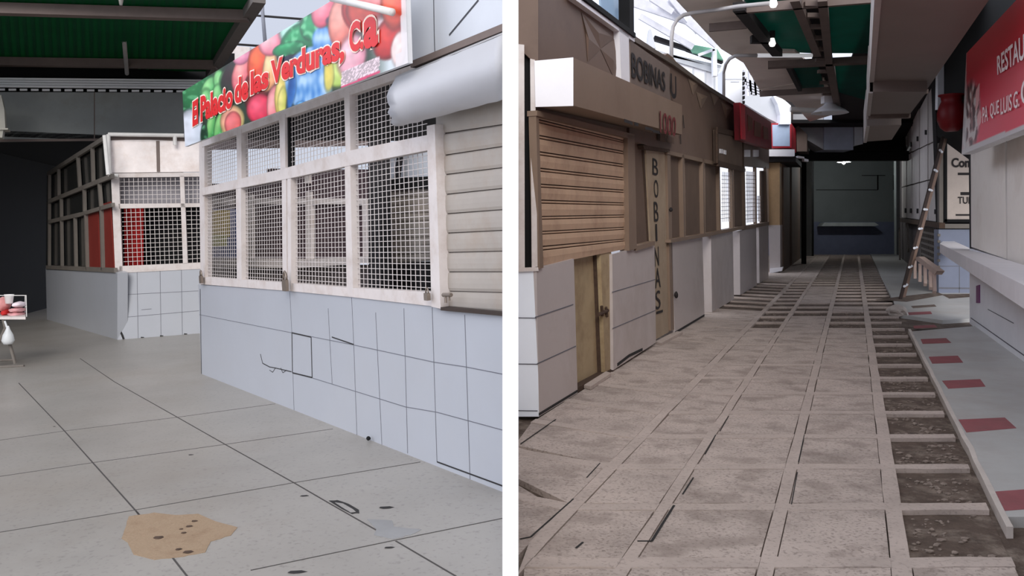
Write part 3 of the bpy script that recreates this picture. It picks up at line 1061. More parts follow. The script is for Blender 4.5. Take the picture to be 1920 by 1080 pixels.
# sky frame above the fruit sign
mb = MB()
Q = facing(24)
mb.tube([Q.hit(490, -40), Q.hit(492, 20), Q.hit(498, 90)], 0.05)
o = mb.build('roof_post', mat('grey_rod', rgb(138, 140, 150)), smooth=True)
tag(o, 'slim upright rod against the sky above the fruit sign', 'rod')
for lab, a, b in (('upper thin cross wire against the sky above the fruit sign', (440, 26), (620, 40)), ('lower thin cross wire against the sky beside the green roof edge', (400, 80), (500, 87))):
    o = MB().tube([Q.hit(*a), Q.hit(*b)], 0.03).build('wire', m_dark, smooth=True)
    tag(o, lab, 'wire')
o = MB().slab(facing(26), [(400, 84), (468, 88), (468, 220), (400, 220)], 0.3).build('wall_outside', m_frame)
struct(o)

# neighbouring shutter seen through the stall
NB = WL.off(-3.6)
t4 = thing('market_stall', 'closed cream roller-shutter stall seen through the vegetable stall', 'market stall', NB.hit(770, 560))
Ls_ = [(708, 356 + k * 15.5) for k in range(10)]
Rs_ = [(815, 352 + k * 15.2) for k in range(10)]
shutter('roller_shutter', NB, Ls_, Rs_, t4, [m_slat, m_slatgap], 0)
mb = MB(); mb.slab(NB, [(706, 336), (815, 330), (815, 353), (706, 357)], 0.1, 0.05); mb.build('lintel_bar', m_black, t4)
mb = MB(); mb.slab(NB, [(706, 494), (815, 490), (815, 620), (706, 620)], 0.1, 0.02); mb.build('stall_base', m_dark, t4)
mb = MB(); mb.slab(NB, [(745, 285), (752, 285), (745, 336), (738, 336)], 0.05, 0.05); mb.build('strut', m_dark, t4)
mb = MB(); mb.slab(NB, [(706, 280), (815, 280), (815, 332), (706, 337)], 0.1, -0.1); mb.build('upper_panel', m_greysheet, t4)

# ------------------------------------------------------------------ marks on the terrazzo
def patch(name, outline, m, h=0.002, seed=0, wob=1.5):
    pts = []
    n = len(outline)
    for i in range(n):
        a, b = outline[i], outline[(i + 1) % n]
        for k in range(4):
            s_ = k / 4
            u, v = a[0] + (b[0] - a[0]) * s_, a[1] + (b[1] - a[1]) * s_
            w = NZ.noise(V((u * 0.08, v * 0.08, seed)))
            pts.append((u + w * wob * 2, v + w * wob))
    q = Plane(FL.p, FL.n)
    return MB().prism([q.hit(*p) + nL * h for p in pts], nL * -h * 0.9).build(name, m)
o = patch('mud_stain', [(240, 968), (290, 962), (330, 966), (372, 964), (404, 978), (445, 989), (432, 1004), (396, 1016), (385, 1036), (345, 1044), (290, 1050), (250, 1040), (240, 1018), (228, 1010), (236, 990)], m_mud)
tag(o, 'dried brown mud stain on the terrazzo floor', 'stain')
mb = MB()
for u, v, r in ((340, 993, .012), (345, 1000, .016), (298, 1009, .03), (335, 1031, .018), (353, 1036, .028), (355, 988, .02), (365, 978, .02)):
    p = FL.hit(u, v)
    mb.blob(p + nL * 0.003, (r, r * 0.8, 0.004), u, 0.3, 1)
o = mb.build('mud_crumbs', m_rust)
o['kind'] = 'stuff'; o['label'] = 'small dark crumbs of mud lying on the brown stain'; o['category'] = 'mud'
o = patch('floor_hole', [(618, 940), (632, 938), (655, 946), (672, 956), (674, 963), (660, 964), (640, 954)], m_crack, 0.0022)
struct(o)
o = patch('floor_patch', [(628, 943), (645, 946), (662, 956), (668, 961), (656, 961), (640, 951)], mat('broken_slab', rgb(150, 146, 142), rough=0.9, bump=0.5), 0.0035)
struct(o)
o = patch('floor_patch', [(688, 974), (735, 976), (738, 988), (790, 993), (770, 1004), (738, 1011), (700, 1003), (706, 993)], mat('smooth_cement_patch', rgb(138, 137, 137), rough=0.85), 0.0015)
struct(o)
mb = MB()
for u, v, r in ((571, 930, .028), (725, 952, .05), (558, 1073, .045), (730, 1027, .028), (358, 853, .02), (102, 800, .012)):
    p = FL.hit(u, v)
    mb.blob(p + nL * 0.001, (r, r * .45, 0.003), u, 0.3, 1)
o = mb.build('floor_chip', m_crack)
struct(o)
mb = MB(); mb.blob(WL.off(0.03).hit(691, 822), (.016, .016, .016), 3, 0.2, 2)
o = mb.build('rubber_plug', m_black); tag(o, 'small black rubber plug lying at the foot of the tiled stall base', 'plug')

# ------------------------------------------------------------------ goods table at the far left
TD = FL.hit(10, 690)
yt = TD.y
q_ = lambda u, v, d=0.0: ray(u, v) * (yt + d)
tb = thing('folding_table', 'low folding table with crossed pale legs piled with pink packets', 'table', TD)
mb = MB(); mb.prism([q_(-75, 599), q_(48, 599), q_(48, 594), q_(-75, 594)], (-0.32, 0.6, 0)); mb.build('tabletop', m_frame, tb)
for a, b, d in (((6, 600), (28, 682), 0.03), ((10, 614), (-22, 688), 0.05), ((-62, 600), (-34, 688), 0.03), ((6, 600), (28, 676), 0.55), ((10, 614), (-22, 680), 0.57)):
    MB().tube([q_(*a, d), q_(*b, d)], 0.018).build('leg', m_frame2, tb)
MB().tube([q_(-40, 690, 0.04), q_(45, 686, 0.04)], 0.016).build('foot_bar', m_frame2, tb)
MB().tube([q_(-40, 677, 0.3), q_(24, 675, 0.3)], 0.014).build('foot_bar', m_frame2, tb)
mb = MB()
for a, b in (((-60, 554, 0.1), (49, 554, 0.1)), ((49, 554, 0.1), (50, 594, 0.1)), ((49, 554, 0.1), (47, 554, 0.55)), ((47, 554, .55), (47, 590, .55)), ((-60, 554, 0.55), (47, 554, 0.55)), ((49, 575, 0.1), (47, 575, 0.55))):
    mb.tube([q_(*a), q_(*b)], 0.005)
o = mb.build('wire_rack', m_pipe); tag(o, 'thin wire rack standing on the goods table', 'rack')
m_pink = mat('pink_packet', rgb(226, 160, 158), rough=0.5, var=0.12, scale=14)
m_pinkd = mat('dusky_pink_packet', rgb(206, 150, 152), rough=0.5, var=0.2, scale=14)
for k, (u, v, ru, rv, m, lab) in enumerate(((32, 589, 14, 4.5, m_pinkd, 'flat dusky pink packet at the bottom of the stack on the goods table'),
                                     (33, 581, 13, 4.5, m_pinkd, 'flat dusky pink packet topmost of the stack on the goods table'),
                                     (36, 571, 9, 6, mat('white_packet', rgb(236, 220, 226), rough=0.4), 'rounded white bag lying on top of the pink packets'),
                                     (6, 570, 11, 13, m_pink, 'large pink bag standing at the edge of the goods table'),
                                     (-14, 576, 13, 16, m_pinkd, 'pink bag at the hidden end of the goods table'),
                                     (14, 586, 7, 6, m_red, 'small dark red packet between the pink goods'))):
    mb = MB()
    c = q_(u, v, 0.28)
    s_ = yt / F
    mb.blob(c, (ru * s_, 0.13, rv * s_), k * 3.7, 0.25, 3)
    o = mb.build('packet', m, smooth=True)
    tag(o, lab, 'packet', 'goods on the folding table')
mb = MB()
c = q_(17, 569, 0.22)
mb.lathe(c, [(0.0, 0), (0.042, 0), (0.056, 0.11), (0.06, 0.115), (0.053, 0.112), (0.04, 0.005)])
o = mb.build('paper_cup', mat('white_paper', rgb(240, 238, 236)), smooth=True); tag(o, 'white paper cup standing among the pink goods', 'cup')
bag = thing('plastic_bag', 'white plastic bag hanging from the goods table leg', 'bag', q_(14, 640, -0.03))
mb = MB(); mb.lathe(q_(15, 646, -0.03), [(0.0, 0), (0.05, 0.005), (0.075, 0.05), (0.06, 0.12), (0.025, 0.19), (0.012, 0.23), (0, 0.235)], 20)
o = mb.build('bag_body', mat('white_plastic', rgb(232, 234, 234), rough=0.35, trans=0.3), bag, smooth=True)
MB().tube([q_(13, 614, -0.03), q_(9, 602, -0.02)], 0.012).build('bag_handle', MATS['white_plastic'], bag)

# ================================================================== RIGHT HALL
SIDE[0] = 'right'
m_rtile = mat('grey_white_wall_tile', rgb(190, 180, 177), rough=0.35, var=0.05, scale=1.5, dirt=rgb(150, 135, 125), dscale=1.4, damt=0.35)  # grimy tile, also darkened for the shade on the stall sides
m_ydoor = mat('cream_yellow_door', rgb(168, 148, 116), rough=0.6, var=0.1, dirt=rgb(110, 84, 60), dscale=2.2, damt=0.6)
m_brown = mat('brown_sheet', rgb(108, 88, 76), rough=0.6, var=0.10, scale=1.0, dirt=rgb(80, 62, 54), dscale=0.9, damt=0.5)
m_beige = mat('beige_painted_metal', rgb(128, 108, 92), rough=0.55, var=0.08, dirt=rgb(92, 72, 58), dscale=1.5, damt=0.4)
m_board = mat('dusty_brown_board', rgb(104, 86, 74), rough=0.8, var=0.15, scale=2)
m_slatR = mat('tan_shutter', rgb(192, 162, 136), rough=0.55, var=0.08, scale=3, dirt=rgb(130, 96, 76), dscale=2.0, damt=0.45)
m_white = mat('white_paint', rgb(236, 234, 238), rough=0.4, var=0.04)
m_ink = mat('black_ink', rgb(34, 28, 28), rough=0.7)
m_redink = mat('dull_red_ink', rgb(104, 36, 38), rough=0.7)

sill = lambda u: 503 - (u - 1007) * (503 - 420) / (1442 - 1007) * (1.0 if u > 1180 else 1.0) + (-7 if 1100 < u < 1260 else 0)
based = lambda u: 781 - 0.6047 * (u - 1011)
d1R = V((sR, 1, gR)).normalized()

# ------------------------------------------------------------------ corner stall with the tan shutter
c1 = thing('market_stall', 'corner stall with tan roller shutter over white tiles and a yellow door', 'market stall', WR.hit(1040, 763))
mb = MB()
mb.slab(WR, [(1006, 503), (1076, 485), (1083, 737), (1011, 781)], 0.25)
xl = 0.035
A, B = WRF.hit(1006, 508), WRF.hit(1010.5, 781)
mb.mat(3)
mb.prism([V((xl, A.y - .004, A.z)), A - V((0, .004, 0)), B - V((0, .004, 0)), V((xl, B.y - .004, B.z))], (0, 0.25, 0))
mb.mat(1)
mb.line(WR, [(1004, 595), (1075, 571)], 0.008, 0.004, 0.003)
mb.line(WR, [(1008, 682), (1080, 649)], 0.008, 0.004, 0.003)
for v in (596, 682.5, 770):
    mb.line(WRF, [(968, v), (1008, v + 0.5)], 0.007, 0.004, 0.008)
mb.mat(2)
mb.line(WR, [(1011, 777), (1083, 733)], 0.02, 0.004, 0.003)
mb.build('tiled_base', [m_rtile, m_joint, m_crack, mat('lit_end_tile', rgb(236, 241, 250), rough=0.3, var=0.02)], c1)  # end face: whiter copy of the tile, light put into its colour
MB().slab(WRF, [(966, 503), (1009, 501), (1010, 508), (966, 510)], 0.3, 0.03).build('sill_cap', m_frame, c1)
mb = MB(); mb.slab(WR, [(1148, 477), (1227, 456), (1230, 642), (1150, 694)], 0.2)
mb.mat(1)
mb.line(WR, [(1148, 548), (1229, 524)], 0.008, 0.004, 0.003)
mb.line(WR, [(1149, 616), (1229, 582)], 0.008, 0.004, 0.003)
mb.mat(2)
mb.line(WR, [(1158, 684), (1180, 667), (1205, 655)], 0.03, 0.004, 0.004)
mb.build('tiled_pier', [m_rtile, m_joint, m_crack], c1)
dr = MB().slab(WR, [(1076, 484), (1118, 475), (1127, 703), (1083, 728)], 0.05, -0.1).build('door', m_ydoor, c1)
MB().slab(WR, [(1117, 476), (1126, 474), (1134, 703), (1126, 706)], 0.05, -0.07).build('rusty_edge', m_rust, dr)
mb = MB()
for u, v in ((1128, 583), (1136, 585)):
    mb.tube([WR.off(-0.02).hit(u, v - 9), WR.off(-0.02).hit(u + 2, v + 9)], 0.015)
mb.tube([WR.off(-0.02).hit(1122, 590), WR.off(-0.02).hit(1139, 582)], 0.018)
mb.build('bolt', m_rust, dr)
MB().slab(WR, [(1126, 474), (1146, 470), (1151, 696), (1135, 704)], 0.1, -0.03).build('door_frame', m_ydoor, c1)
MB().slab(WR, [(1083, 737), (1151, 696), (1151, 690), (1083, 727)], 0.12, -0.02).build('threshold', m_rust, c1)
Ls = [(1007, 213)] + [(1007 + k * 1.2, v) for k, v in enumerate((222, 252, 283, 314, 344, 374, 405, 433, 461))] + [(1018, 498)]
Rs = [(1174, 256)] + [(1174 + k * .3, v) for k, v in enumerate((264, 284, 308, 333, 356, 380, 402, 425, 447))] + [(1178, 466)]
shutter('roller_shutter', WR, Ls, Rs, c1, [m_slatR, m_rust], -0.02, 0.006, 0.2, True)
MB().slab(WR, [(1005, 208), (1010, 210), (1019, 502), (1012, 504)], 0.06, 0.02).build('shutter_guide', m_beige, c1)
MB().slab(WR, [(1177, 252), (1190, 255), (1194, 466), (1180, 470)], 0.1, 0.03).build('shutter_guide', m_beige, c1)
MB().slab(WR, [(1007, 207), (1190, 252), (1190, 262), (1007, 217)], 0.08, 0.03).build('shutter_head', m_beige, c1)
MB().slab(WR, [(1190, 256), (1212, 262), (1214, 460), (1194, 466)], 0.05, -0.06).build('side_board', m_board, c1)
MB().slab(WR, [(1194, 461), (1228, 452), (1228, 460), (1194, 470)], 0.1, 0.03).build('sill_cap', m_beige, c1)
for q in ([(966, 82), (983, 84), (984, 503), (966, 504)], [(994, 110), (1003, 112), (1008, 500), (997, 502)]):
    MB().slab(WRF, q, 0.08, 0.02).build('corner_post', m_frame, c1)
MB().slab(WRF, [(983, 100), (995, 104), (998, 502), (984, 503)], 0.05, -0.05).build('groove', m_black, c1)
# shutter housing
dirU = V((640 / F, 1, 102 / F))
q4 = [WRF.off(0.02).hit(*p) for p in ((1002, 115), (1075, 108), (1075, 198), (1004, 200))]
mb = MB()
mb.prism(q4, dirU * 4.35)
hs = mb.build('shutter_housing', m_beige, c1)
mb = MB()
mb.slab(WRF, [(1002, 114), (1075, 107.5), (1075, 198.5), (1004, 200.5)], 0.015, 0.036)
mb.build('end_plate', m_white, hs)
MB().slab(WR, [(1005, 116), (1192, 160), (1192, 258), (1005, 212)], 0.05, -0.03).build('back_board', m_beige, c1)
# lettering on the housing face
HF = Plane(q4[1], dirU.cross(q4[2] - q4[1]))
if HF.n.dot(-HF.p) < 0:
    HF.n = -HF.n
def write(name, body, pl, quad, m, parent, bold=0.02, front=0.012):
    mb = MB()
    lettering(mb, body, pl, quad, front, bold)
    return mb.build(name, m, parent)
write('number', '1000', HF, [(1237, 207), (1268, 221), (1267, 257), (1238, 249)], m_redink, c1, 0.01)
mb = MB()
for a, b in (((1171, 226), (1180, 229)), ((1180, 229), (1186, 232)), ((1190, 232), (1197, 234)), ((1210, 240), (1224, 243)), ((1224, 245), (1238, 249))):
    mb.line(HF, [a, b], 0.03, 0.004, 0.006)
mb.build('scuff', m_ink, c1)

# upper sheet: big creased brown sheet, white strip, painted banner
mb = MB()
mb.slab(WR, [(1009, -80), (1088, -80), (1088, 2), (1165, 62), (1166, 156), (1100, 128), (1006, 120)], 0.04)
mb.slab(WRF, [(966, -80), (1009, -80), (1009, 124), (966, 84)], 0.04)
P = lambda u, v, d=0.0: WR.off(d).hit(u, v)
for tri in ([(1090, 22), (1126, 92), (1102, 116), (1098, 60)], [(1090, 22), (1150, 70), (1126, 92)], [(1126, 92), (1162, 66), (1164, 150), (1150, 144)]):
    n = len(tri)
    cu, cv = sum(p[0] for p in tri) / n, sum(p[1] for p in tri) / n
    for a, b in zip(tri, tri[1:] + tri[:1]):
        mb.face([P(*a, 0.004), P(*b, 0.004), P(cu, cv, 0.022)])
sheet = mb.build('upper_sheet', m_brown, c1)
MB().slab(WR, [(1161, 54), (1179, 64), (1181, 158), (1165, 153)], 0.08, 0.06).build('white_strip', m_white, c1)
mb = MB()
mb.slab(WR, [(1074, -12), (1190, 72), (1190, 79), (1074, -4)], 0.12, 0.06)
mb.build('white_edge', m_white, c1)
mb = MB()
mb.slab(WR, [(1092, -14), (1192, 62), (1192, 71), (1092, -4)], 0.12, 0.08)
mb.build('dark_edge', m_black, c1)
m_glass = mat('pale_blue_glass', rgb(205, 222, 236), rough=0.15, var=0.03, trans=0.6)
MB().slab(WR, [(1120, -60), (1180, -60), (1180, 58), (1128, 18)], 0.02, -0.15).build('glass_pane', m_glass, c1)
MB().slab(WR, [(1180, -60), (1188, -60), (1189, 66), (1181, 62)], 0.12, 0.02).build('dark_post', m_black, c1)

# ------------------------------------------------------------------ BOBINAS workshop
c2 = thing('market_stall', 'coil workshop stall with tall lettered door and brown boarded windows', 'market stall', WR.hit(1290, 612))
mb = MB()
mb.slab(WR, [(1181, 58), (1192, 68), (1246, 104), (1252, 100), (1262, 108), (1268, 116), (1330, 163), (1400, 207), (1442, 224), (1442, 316), (1346, 306), (1240, 282), (1180, 262)], 0.08, 0.0)
mb.build('fascia', m_brown, c2)
mb = MB()
mb.slab(WR, [(1189, 68), (1262, 113), (1330, 162), (1400, 206), (1442, 223), (1442, 229), (1400, 213), (1330, 169), (1262, 121), (1189, 77)], 0.12, 0.04)
mb.build('capping', m_steel, c2)
mb = MB()
for k, (u, v) in enumerate(((1290, 160), (1305, 186), (1330, 180), (1352, 205), (1376, 215))):
    a, b, c = (u, v - 14), (u + 22, v - 6 + k), (u + 9, v + 18)
    cu, cv = (a[0] + b[0] + c[0]) / 3, (a[1] + b[1] + c[1]) / 3
    for x, y in ((a, b), (b, c), (c, a)):
        mb.face([P(*x, 0.006), P(*y, 0.006), P(cu, cv, 0.03)])
mb.build('torn_flap', m_beige, c2)
bn = MB().slab(WR, [(1182, 76), (1256, 128), (1258, 200), (1183, 162)], 0.02, 0.05).build('banner', mat('grey_brown_banner', rgb(104, 90, 82), rough=0.8, var=0.15), c2)
write('lettering', 'BOBINAS', WR.off(0.05), [(1184, 97), (1247, 136), (1248, 172), (1185, 145)], m_ink, bn, 0.02)
write('letter', 'U', WR, [(1257, 137), (1268, 144), (1269, 188), (1257, 182)], m_ink, c2, 0.03, 0.06)
mb = MB()
for a, b, w, m in (((1238, 256), (1248, 259), 0.10, m_board), ((1251, 260), (1264, 264), 0.08, m_board), ((1274, 205), (1277, 270), 0.03, m_ink), ((1281, 216), (1283, 240), 0.03, m_ink)):
    MB().line(WR, [a, b], w, 0.004, 0.05 if m is m_board else 0.02).build('faded_mark', m, c2)
d2 = MB().slab(WR, [(1211, 278), (1251, 284), (1258, 620), (1229, 637)], 0.05, -0.03).build('door', mat('cream_door', rgb(160, 142, 120), rough=0.6, dirt=rgb(130, 100, 76), dscale=1.8, damt=0.4), c2)
D = WR.off(-0.03)
for body, q in (('B', [(1224, 296), (1234, 300), (1234, 330), (1224, 327)]), ('O', [(1226, 336), (1234, 338), (1235, 371), (1227, 370)]), ('B', [(1226, 378), (1234, 379), (1235, 416), (1227, 415)]),
                ('I', [(1229, 420), (1232, 420), (1233, 452), (1230, 452)]), ('N', [(1227, 464), (1235, 462), (1236, 498), (1228, 500)]),
                ('A', [(1228, 504), (1238, 501), (1239, 538), (1229, 541)]), ('S', [(1229, 547), (1238, 543), (1239, 577), (1230, 582)])):
    write('letter', body, D, q, m_ink, d2, 0.0, 0.008)
mb = MB(); mb.line(D, [(1231, 587), (1243, 583)], 0.03, 0.004, 0.006); mb.build('dash', m_ink, d2)
MB().slab(WR, [(1204, 272), (1212, 276), (1229, 640), (1226, 640)], 0.05, -0.05).build('door_jamb', m_rust, c2)
MB().slab(WR, [(1251, 284), (1257, 286), (1264, 618), (1258, 620)], 0.08, 0.0).build('door_jamb', m_beige, c2)
MB().slab(WR, [(1206, 272), (1256, 280), (1256, 286), (1208, 280)], 0.1, 0.01).build('lintel', m_rust, c2)
mb = MB(); mb.blob(WR.off(0.03).hit(1258, 393), (.025, .02, .03), 1, .2, 2); mb.blob(WR.off(0.03).hit(1268, 553), (.025, .02, .045), 2, .2, 2)
mb.build('lock', m_ink, c2)
for q in ([(1256, 287), (1279, 291), (1281, 446), (1258, 450)], [(1284, 293), (1318, 300), (1320, 438), (1286, 444)], [(1322, 301), (1348, 306), (1352, 432), (1323, 438)]):
    MB().slab(WR, q, 0.04, -0.05).build('boarded_window', m_board, c2)
for a, b in (((1281, 290), (1284, 446)), ((1319, 298), (1321, 440)), ((1349, 306), (1351, 434)), ((1373, 316), (1375, 428))):
    MB().line(WR, [a, b], 0.12, 0.07, 0.01).build('window_post', m_beige, c2)
MB().slab(WR, [(1252, 282), (1346, 304), (1398, 316), (1398, 322), (1346, 311), (1252, 289)], 0.06, 0.01).build('window_head', m_beige, c2)
MB().slab(WR, [(1258, 449), (1322, 438), (1398, 423), (1398, 429), (1322, 444), (1258, 455)], 0.12, 0.04).build('window_sill', m_beige, c2)
for q in ([(1258, 455), (1317, 444), (1321, 594), (1266, 627)], [(1333, 442), (1374, 434), (1376, 561), (1335, 586)]):
    MB().slab(WR, q, 0.15).build('tiled_base', m_rtile, c2)
MB().slab(WR, [(1315, 443), (1336, 440), (1338, 584), (1319, 596)], 0.05, -0.3).build('doorway_board', m_black, c2)
MB().line(WR, [(1266, 624), (1321, 591)], 0.03, 0.006, 0.004).build('base_gap', m_crack, c2)
# mesh windows with daylight behind
for q in ([(1353, 322), (1369, 323), (1370, 415), (1352, 417)],):
    MB().wires(WR, q, 0.12, 0.009, -0.02, 0.07).build('wire_mesh', m_wire, c2)
MB().slab(WR, [(1376, 316), (1396, 320), (1398, 424), (1377, 428)], 0.04, -0.05).build('boarded_window', m_board, c2)
# protruding dark box
bx_ = thing('box_sign', 'dark framed box sticking out above the boarded windows', 'sign box', WR.hit(1372, 312))
mb = MB()
mb.slab(WR, [(1346, 243), (1394, 255), (1395, 318), (1347, 306)], 0.08, 0.09)
mb.build('box_body', m_board, bx_)
mb = MB()
for a, b in (((1346, 243), (1394, 255)), ((1394, 255), (1395, 318)), ((1395, 318), (1347, 306)), ((1347, 306), (1346, 243))):
    mb.line(WR, [a, b], 0.09, 0.03, 0.11)
mb.build('box_frame', m_rust, bx_)
mb = MB()
mb.slab(WR, [(1350, 279), (1356, 280), (1356, 288), (1350, 287)], 0.01, 0.10)
mb.slab(WR, [(1358, 281), (1362, 282), (1362, 290), (1358, 289)], 0.01, 0.10)
mb.build('bright_mark', m_white, bx_)

# ------------------------------------------------------------------ dark stall with red sign board
c3 = thing('market_stall', 'dark stall with narrow mesh windows under the red sign board', 'market stall', WR.hit(1405, 543))
for q in ([(1387, 433), (1418, 427), (1419, 535), (1388, 553)], [(1423, 426), (1441, 422), (1441, 521), (1424, 531)]):
    MB().slab(WR, q, 0.15).build('tiled_base', m_rtile, c3)
MB().slab(WR, [(1373, 435), (1388, 432), (1389, 552), (1375, 560)], 0.05, -0.3).build('doorway_board', m_black, c3)
MB().slab(WR, [(1417, 428), (1425, 426), (1425, 530), (1418, 535)], 0.05, -0.3).build('doorway_board', m_black, c3)
for a, b in (((1396, 310), (1398, 430)), ((1418, 314), (1419, 424)), ((1437, 312), (1439, 420))):
    MB().line(WR, [a, b], 0.14, 0.07, 0.01).build('window_post', m_beige, c3)
MB().slab(WR, [(1396, 424), (1442, 416), (1442, 422), (1396, 431)], 0.12, 0.04).build('window_sill', m_beige, c3)
MB().slab(WR, [(1427, 320), (1437, 320), (1438, 420), (1427, 420)], 0.04, -0.05).build('boarded_window', m_board, c3)
for q in ([(1398, 321), (1416, 322), (1417, 416), (1399, 418)], [(1419, 367), (1426, 367), (1427, 415), (1420, 416)]):
    MB().wires(WR, q, 0.14, 0.011, -0.02, 0.085).build('wire_mesh', m_wire, c3)
for u in (1397, 1413):
    MB().slab(WR, [(u, 281), (u + 10, 281), (u + 10, 294), (u, 294)], 0.02, 0.02).build('sky_hole_panel', m_white, c3)  # white panels painted where bright sky shows through holes
rs = thing('red_sign', 'long dark red sign board above the dark stall on the corridor', 'sign', WR.hit(1418, 270))
Rd = WR.off(0.25)
mb = MB()
mb.slab(Rd, [(1388, 192), (1446, 229), (1447, 280), (1390, 262)], 0.12)
mb.build('board', mat('dark_red_print', rgb(140, 30, 40), rough=0.4, var=0.25, scale=2), rs)
mb = MB()
mb.slab(Rd, [(1388, 192), (1397, 198), (1398, 262), (1390, 260)], 0.01, 0.012)
mb.build('bright_edge', mat('bright_red', rgb(214, 40, 60), rough=0.4), rs)
mb = MB()
for q in ([(1402, 215), (1411, 222), (1411, 242), (1403, 246)], [(1415, 226), (1427, 232), (1426, 258), (1414, 254)], [(1431, 236), (1440, 240), (1441, 262), (1432, 260)]):
    mb.slab(Rd, q, 0.01, 0.008)
mb.build('faded_picture', mat('brown_print', rgb(112, 66, 48), rough=0.5, var=0.3, scale=6), rs)

# ------------------------------------------------------------------ far corner stall with blue-white box
c4 = thing('market_stall', 'far stall with bright white tiled corner and tan closed front', 'market stall', FR.hit(1452, 511))
yF = FR.hit(1452, 511).y
FP = facing(yF)
def boxz(mb, quad, pl, depth_vec):
    return mb.prism([pl.hit(*p) for p in quad], depth_vec)
run = d1R * 6.0
mb = MB(); boxz(mb, [(1441, 422), (1463, 422), (1463, 510), (1443, 512)], FP, run); mb.build('tiled_base', m_rtile, c4)
mb = MB(); boxz(mb, [(1443, 504), (1468, 501), (1466, 508), (1443, 513)], FP.off(0.15), run * 0.05); mb.build('step', m_white, c4)
mb = MB(); boxz(mb, [(1441, 305), (1462, 305), (1462, 422), (1441, 422)], FP, run); mb.build('front_board', mat('tan_board', rgb(178, 146, 110), rough=0.7), c4)
mb = MB(); boxz(mb, [(1436, 300), (1441, 300), (1442, 422), (1438, 422)], FP.off(0.1), V((0, .1, 0))); mb.build('corner_post', m_beige, c4)
mb = MB(); boxz(mb, [(1434, 280), (1490, 280), (1490, 293), (1434, 293)], FP.off(0.5), V((0, .3, 0)))
mb.build('white_fascia', m_white, c4)
mb = MB(); boxz(mb, [(1434, 294), (1492, 294), (1492, 303), (1434, 303)], FP.off(0.3), run * 0.5)
mb.build('canopy', m_dark, c4)
mb = MB()
boxz(mb, [(1496, 292), (1508, 294), (1508, 297), (1496, 296)], FP, V((0, .2, 0)))
boxz(mb, [(1508, 297), (1516, 299), (1516, 303), (1508, 302)], FP, V((0, .2, 0)))
mb.build('light_strip', m_white, c4)
sb = thing('sign_box', 'blue-white box sign with red side above the far stall', 'sign box', FP.off(0.5).hit(1465, 277))
mb = MB(); boxz(mb, [(1446, 231), (1484, 231), (1484, 277), (1446, 277)], FP.off(0.5), run * 0.35)
mb.build('box_body', mat('red_box_side', rgb(176, 34, 48), rough=0.5), sb)
mb = MB(); boxz(mb, [(1448, 234), (1481, 234), (1481, 274), (1449, 274)], FP.off(0.51), V((0, .01, 0)))
mb.build('blue_face', mat('blue_white_face', rgb(178, 196, 222), rough=0.4), sb)
mb = MB(); boxz(mb, [(1493, 232), (1513, 252), (1513, 284), (1494, 284)], FP.off(-1.5), run * 0.3)
mb.build('dark_side', m_purlin, sb)

# white door mats / threshold strips
for lab, q in (('white threshold slab lying at the foot of the lettered door', [(1228, 645), (1240, 648), (1280, 626), (1266, 625)]), ('pale threshold slab in front of the yellow door', [(1095, 728), (1108, 731), (1146, 705), (1136, 702)])):
    o = MB().prism([FR.hit(*p) + V((0, 0, 0.03)) for p in q], (0, 0, -0.03)).build('threshold_slab', m_rib)
    tag(o, lab, 'slab')

# ------------------------------------------------------------------ light gap above the stalls: ducts, conduits, far canopy
def duct(name, lab, path_px, w_px, depth, m, sec=None):
    q = facing(depth)
    mb = MB()
    L = [q.hit(u - w / 2, v) for (u, v), w in zip(path_px, w_px)]
    R = [q.hit(u + w / 2, v) for (u, v), w in zip(path_px, w_px)]
    mb.prism(L + R[::-1], (0.15, 0.5, 0))
    o = mb.build(name, m)
    tag(o, lab, 'duct')
    return o
m_wduct = mat('white_duct', rgb(240, 242, 248), rough=0.5, var=0.02)
q = facing(19.0)
dk = thing('air_duct', 'white duct rising above the brown stall fascia and bending under the roof', 'duct', q.hit(1374, 215))
MB().slab(q, [(1357, 225), (1358, 130), (1366, 112), (1378, 102), (1392, 118), (1392, 225)], 0.6).build('duct_body', m_wduct, dk)
mb = MB(); mb.line(q, [(1358, 148), (1392, 148)], 0.02, 0.02, 0.012); mb.line(q, [(1370, 153), (1386, 153)], 0.02, 0.02, 0.012)
mb.mat(1)
for k in range(9):
    mb.line(q, [(1394.5, 135 + k * 9), (1394.5, 140 + k * 9)], 0.05, 0.3, 0.02)
mb.build('seam', [m_greysheet, m_dark], dk)
q = facing(24.6)
dk = thing('air_duct', 'wide white curved duct above the blue-white box sign', 'duct', q.hit(1465, 230))
MB().slab(q, [(1462, 233), (1463, 215), (1458, 195), (1450, 180), (1458, 179), (1474, 190), (1483, 198), (1483, 233)], 0.5).build('duct_end', m_wduct, dk)
MB().slab(q, [(1394, 180), (1430, 178), (1450, 181), (1460, 200), (1463, 233), (1440, 222), (1395, 194)], 0.4, -0.3).build('duct_side', m_greysheet, dk)
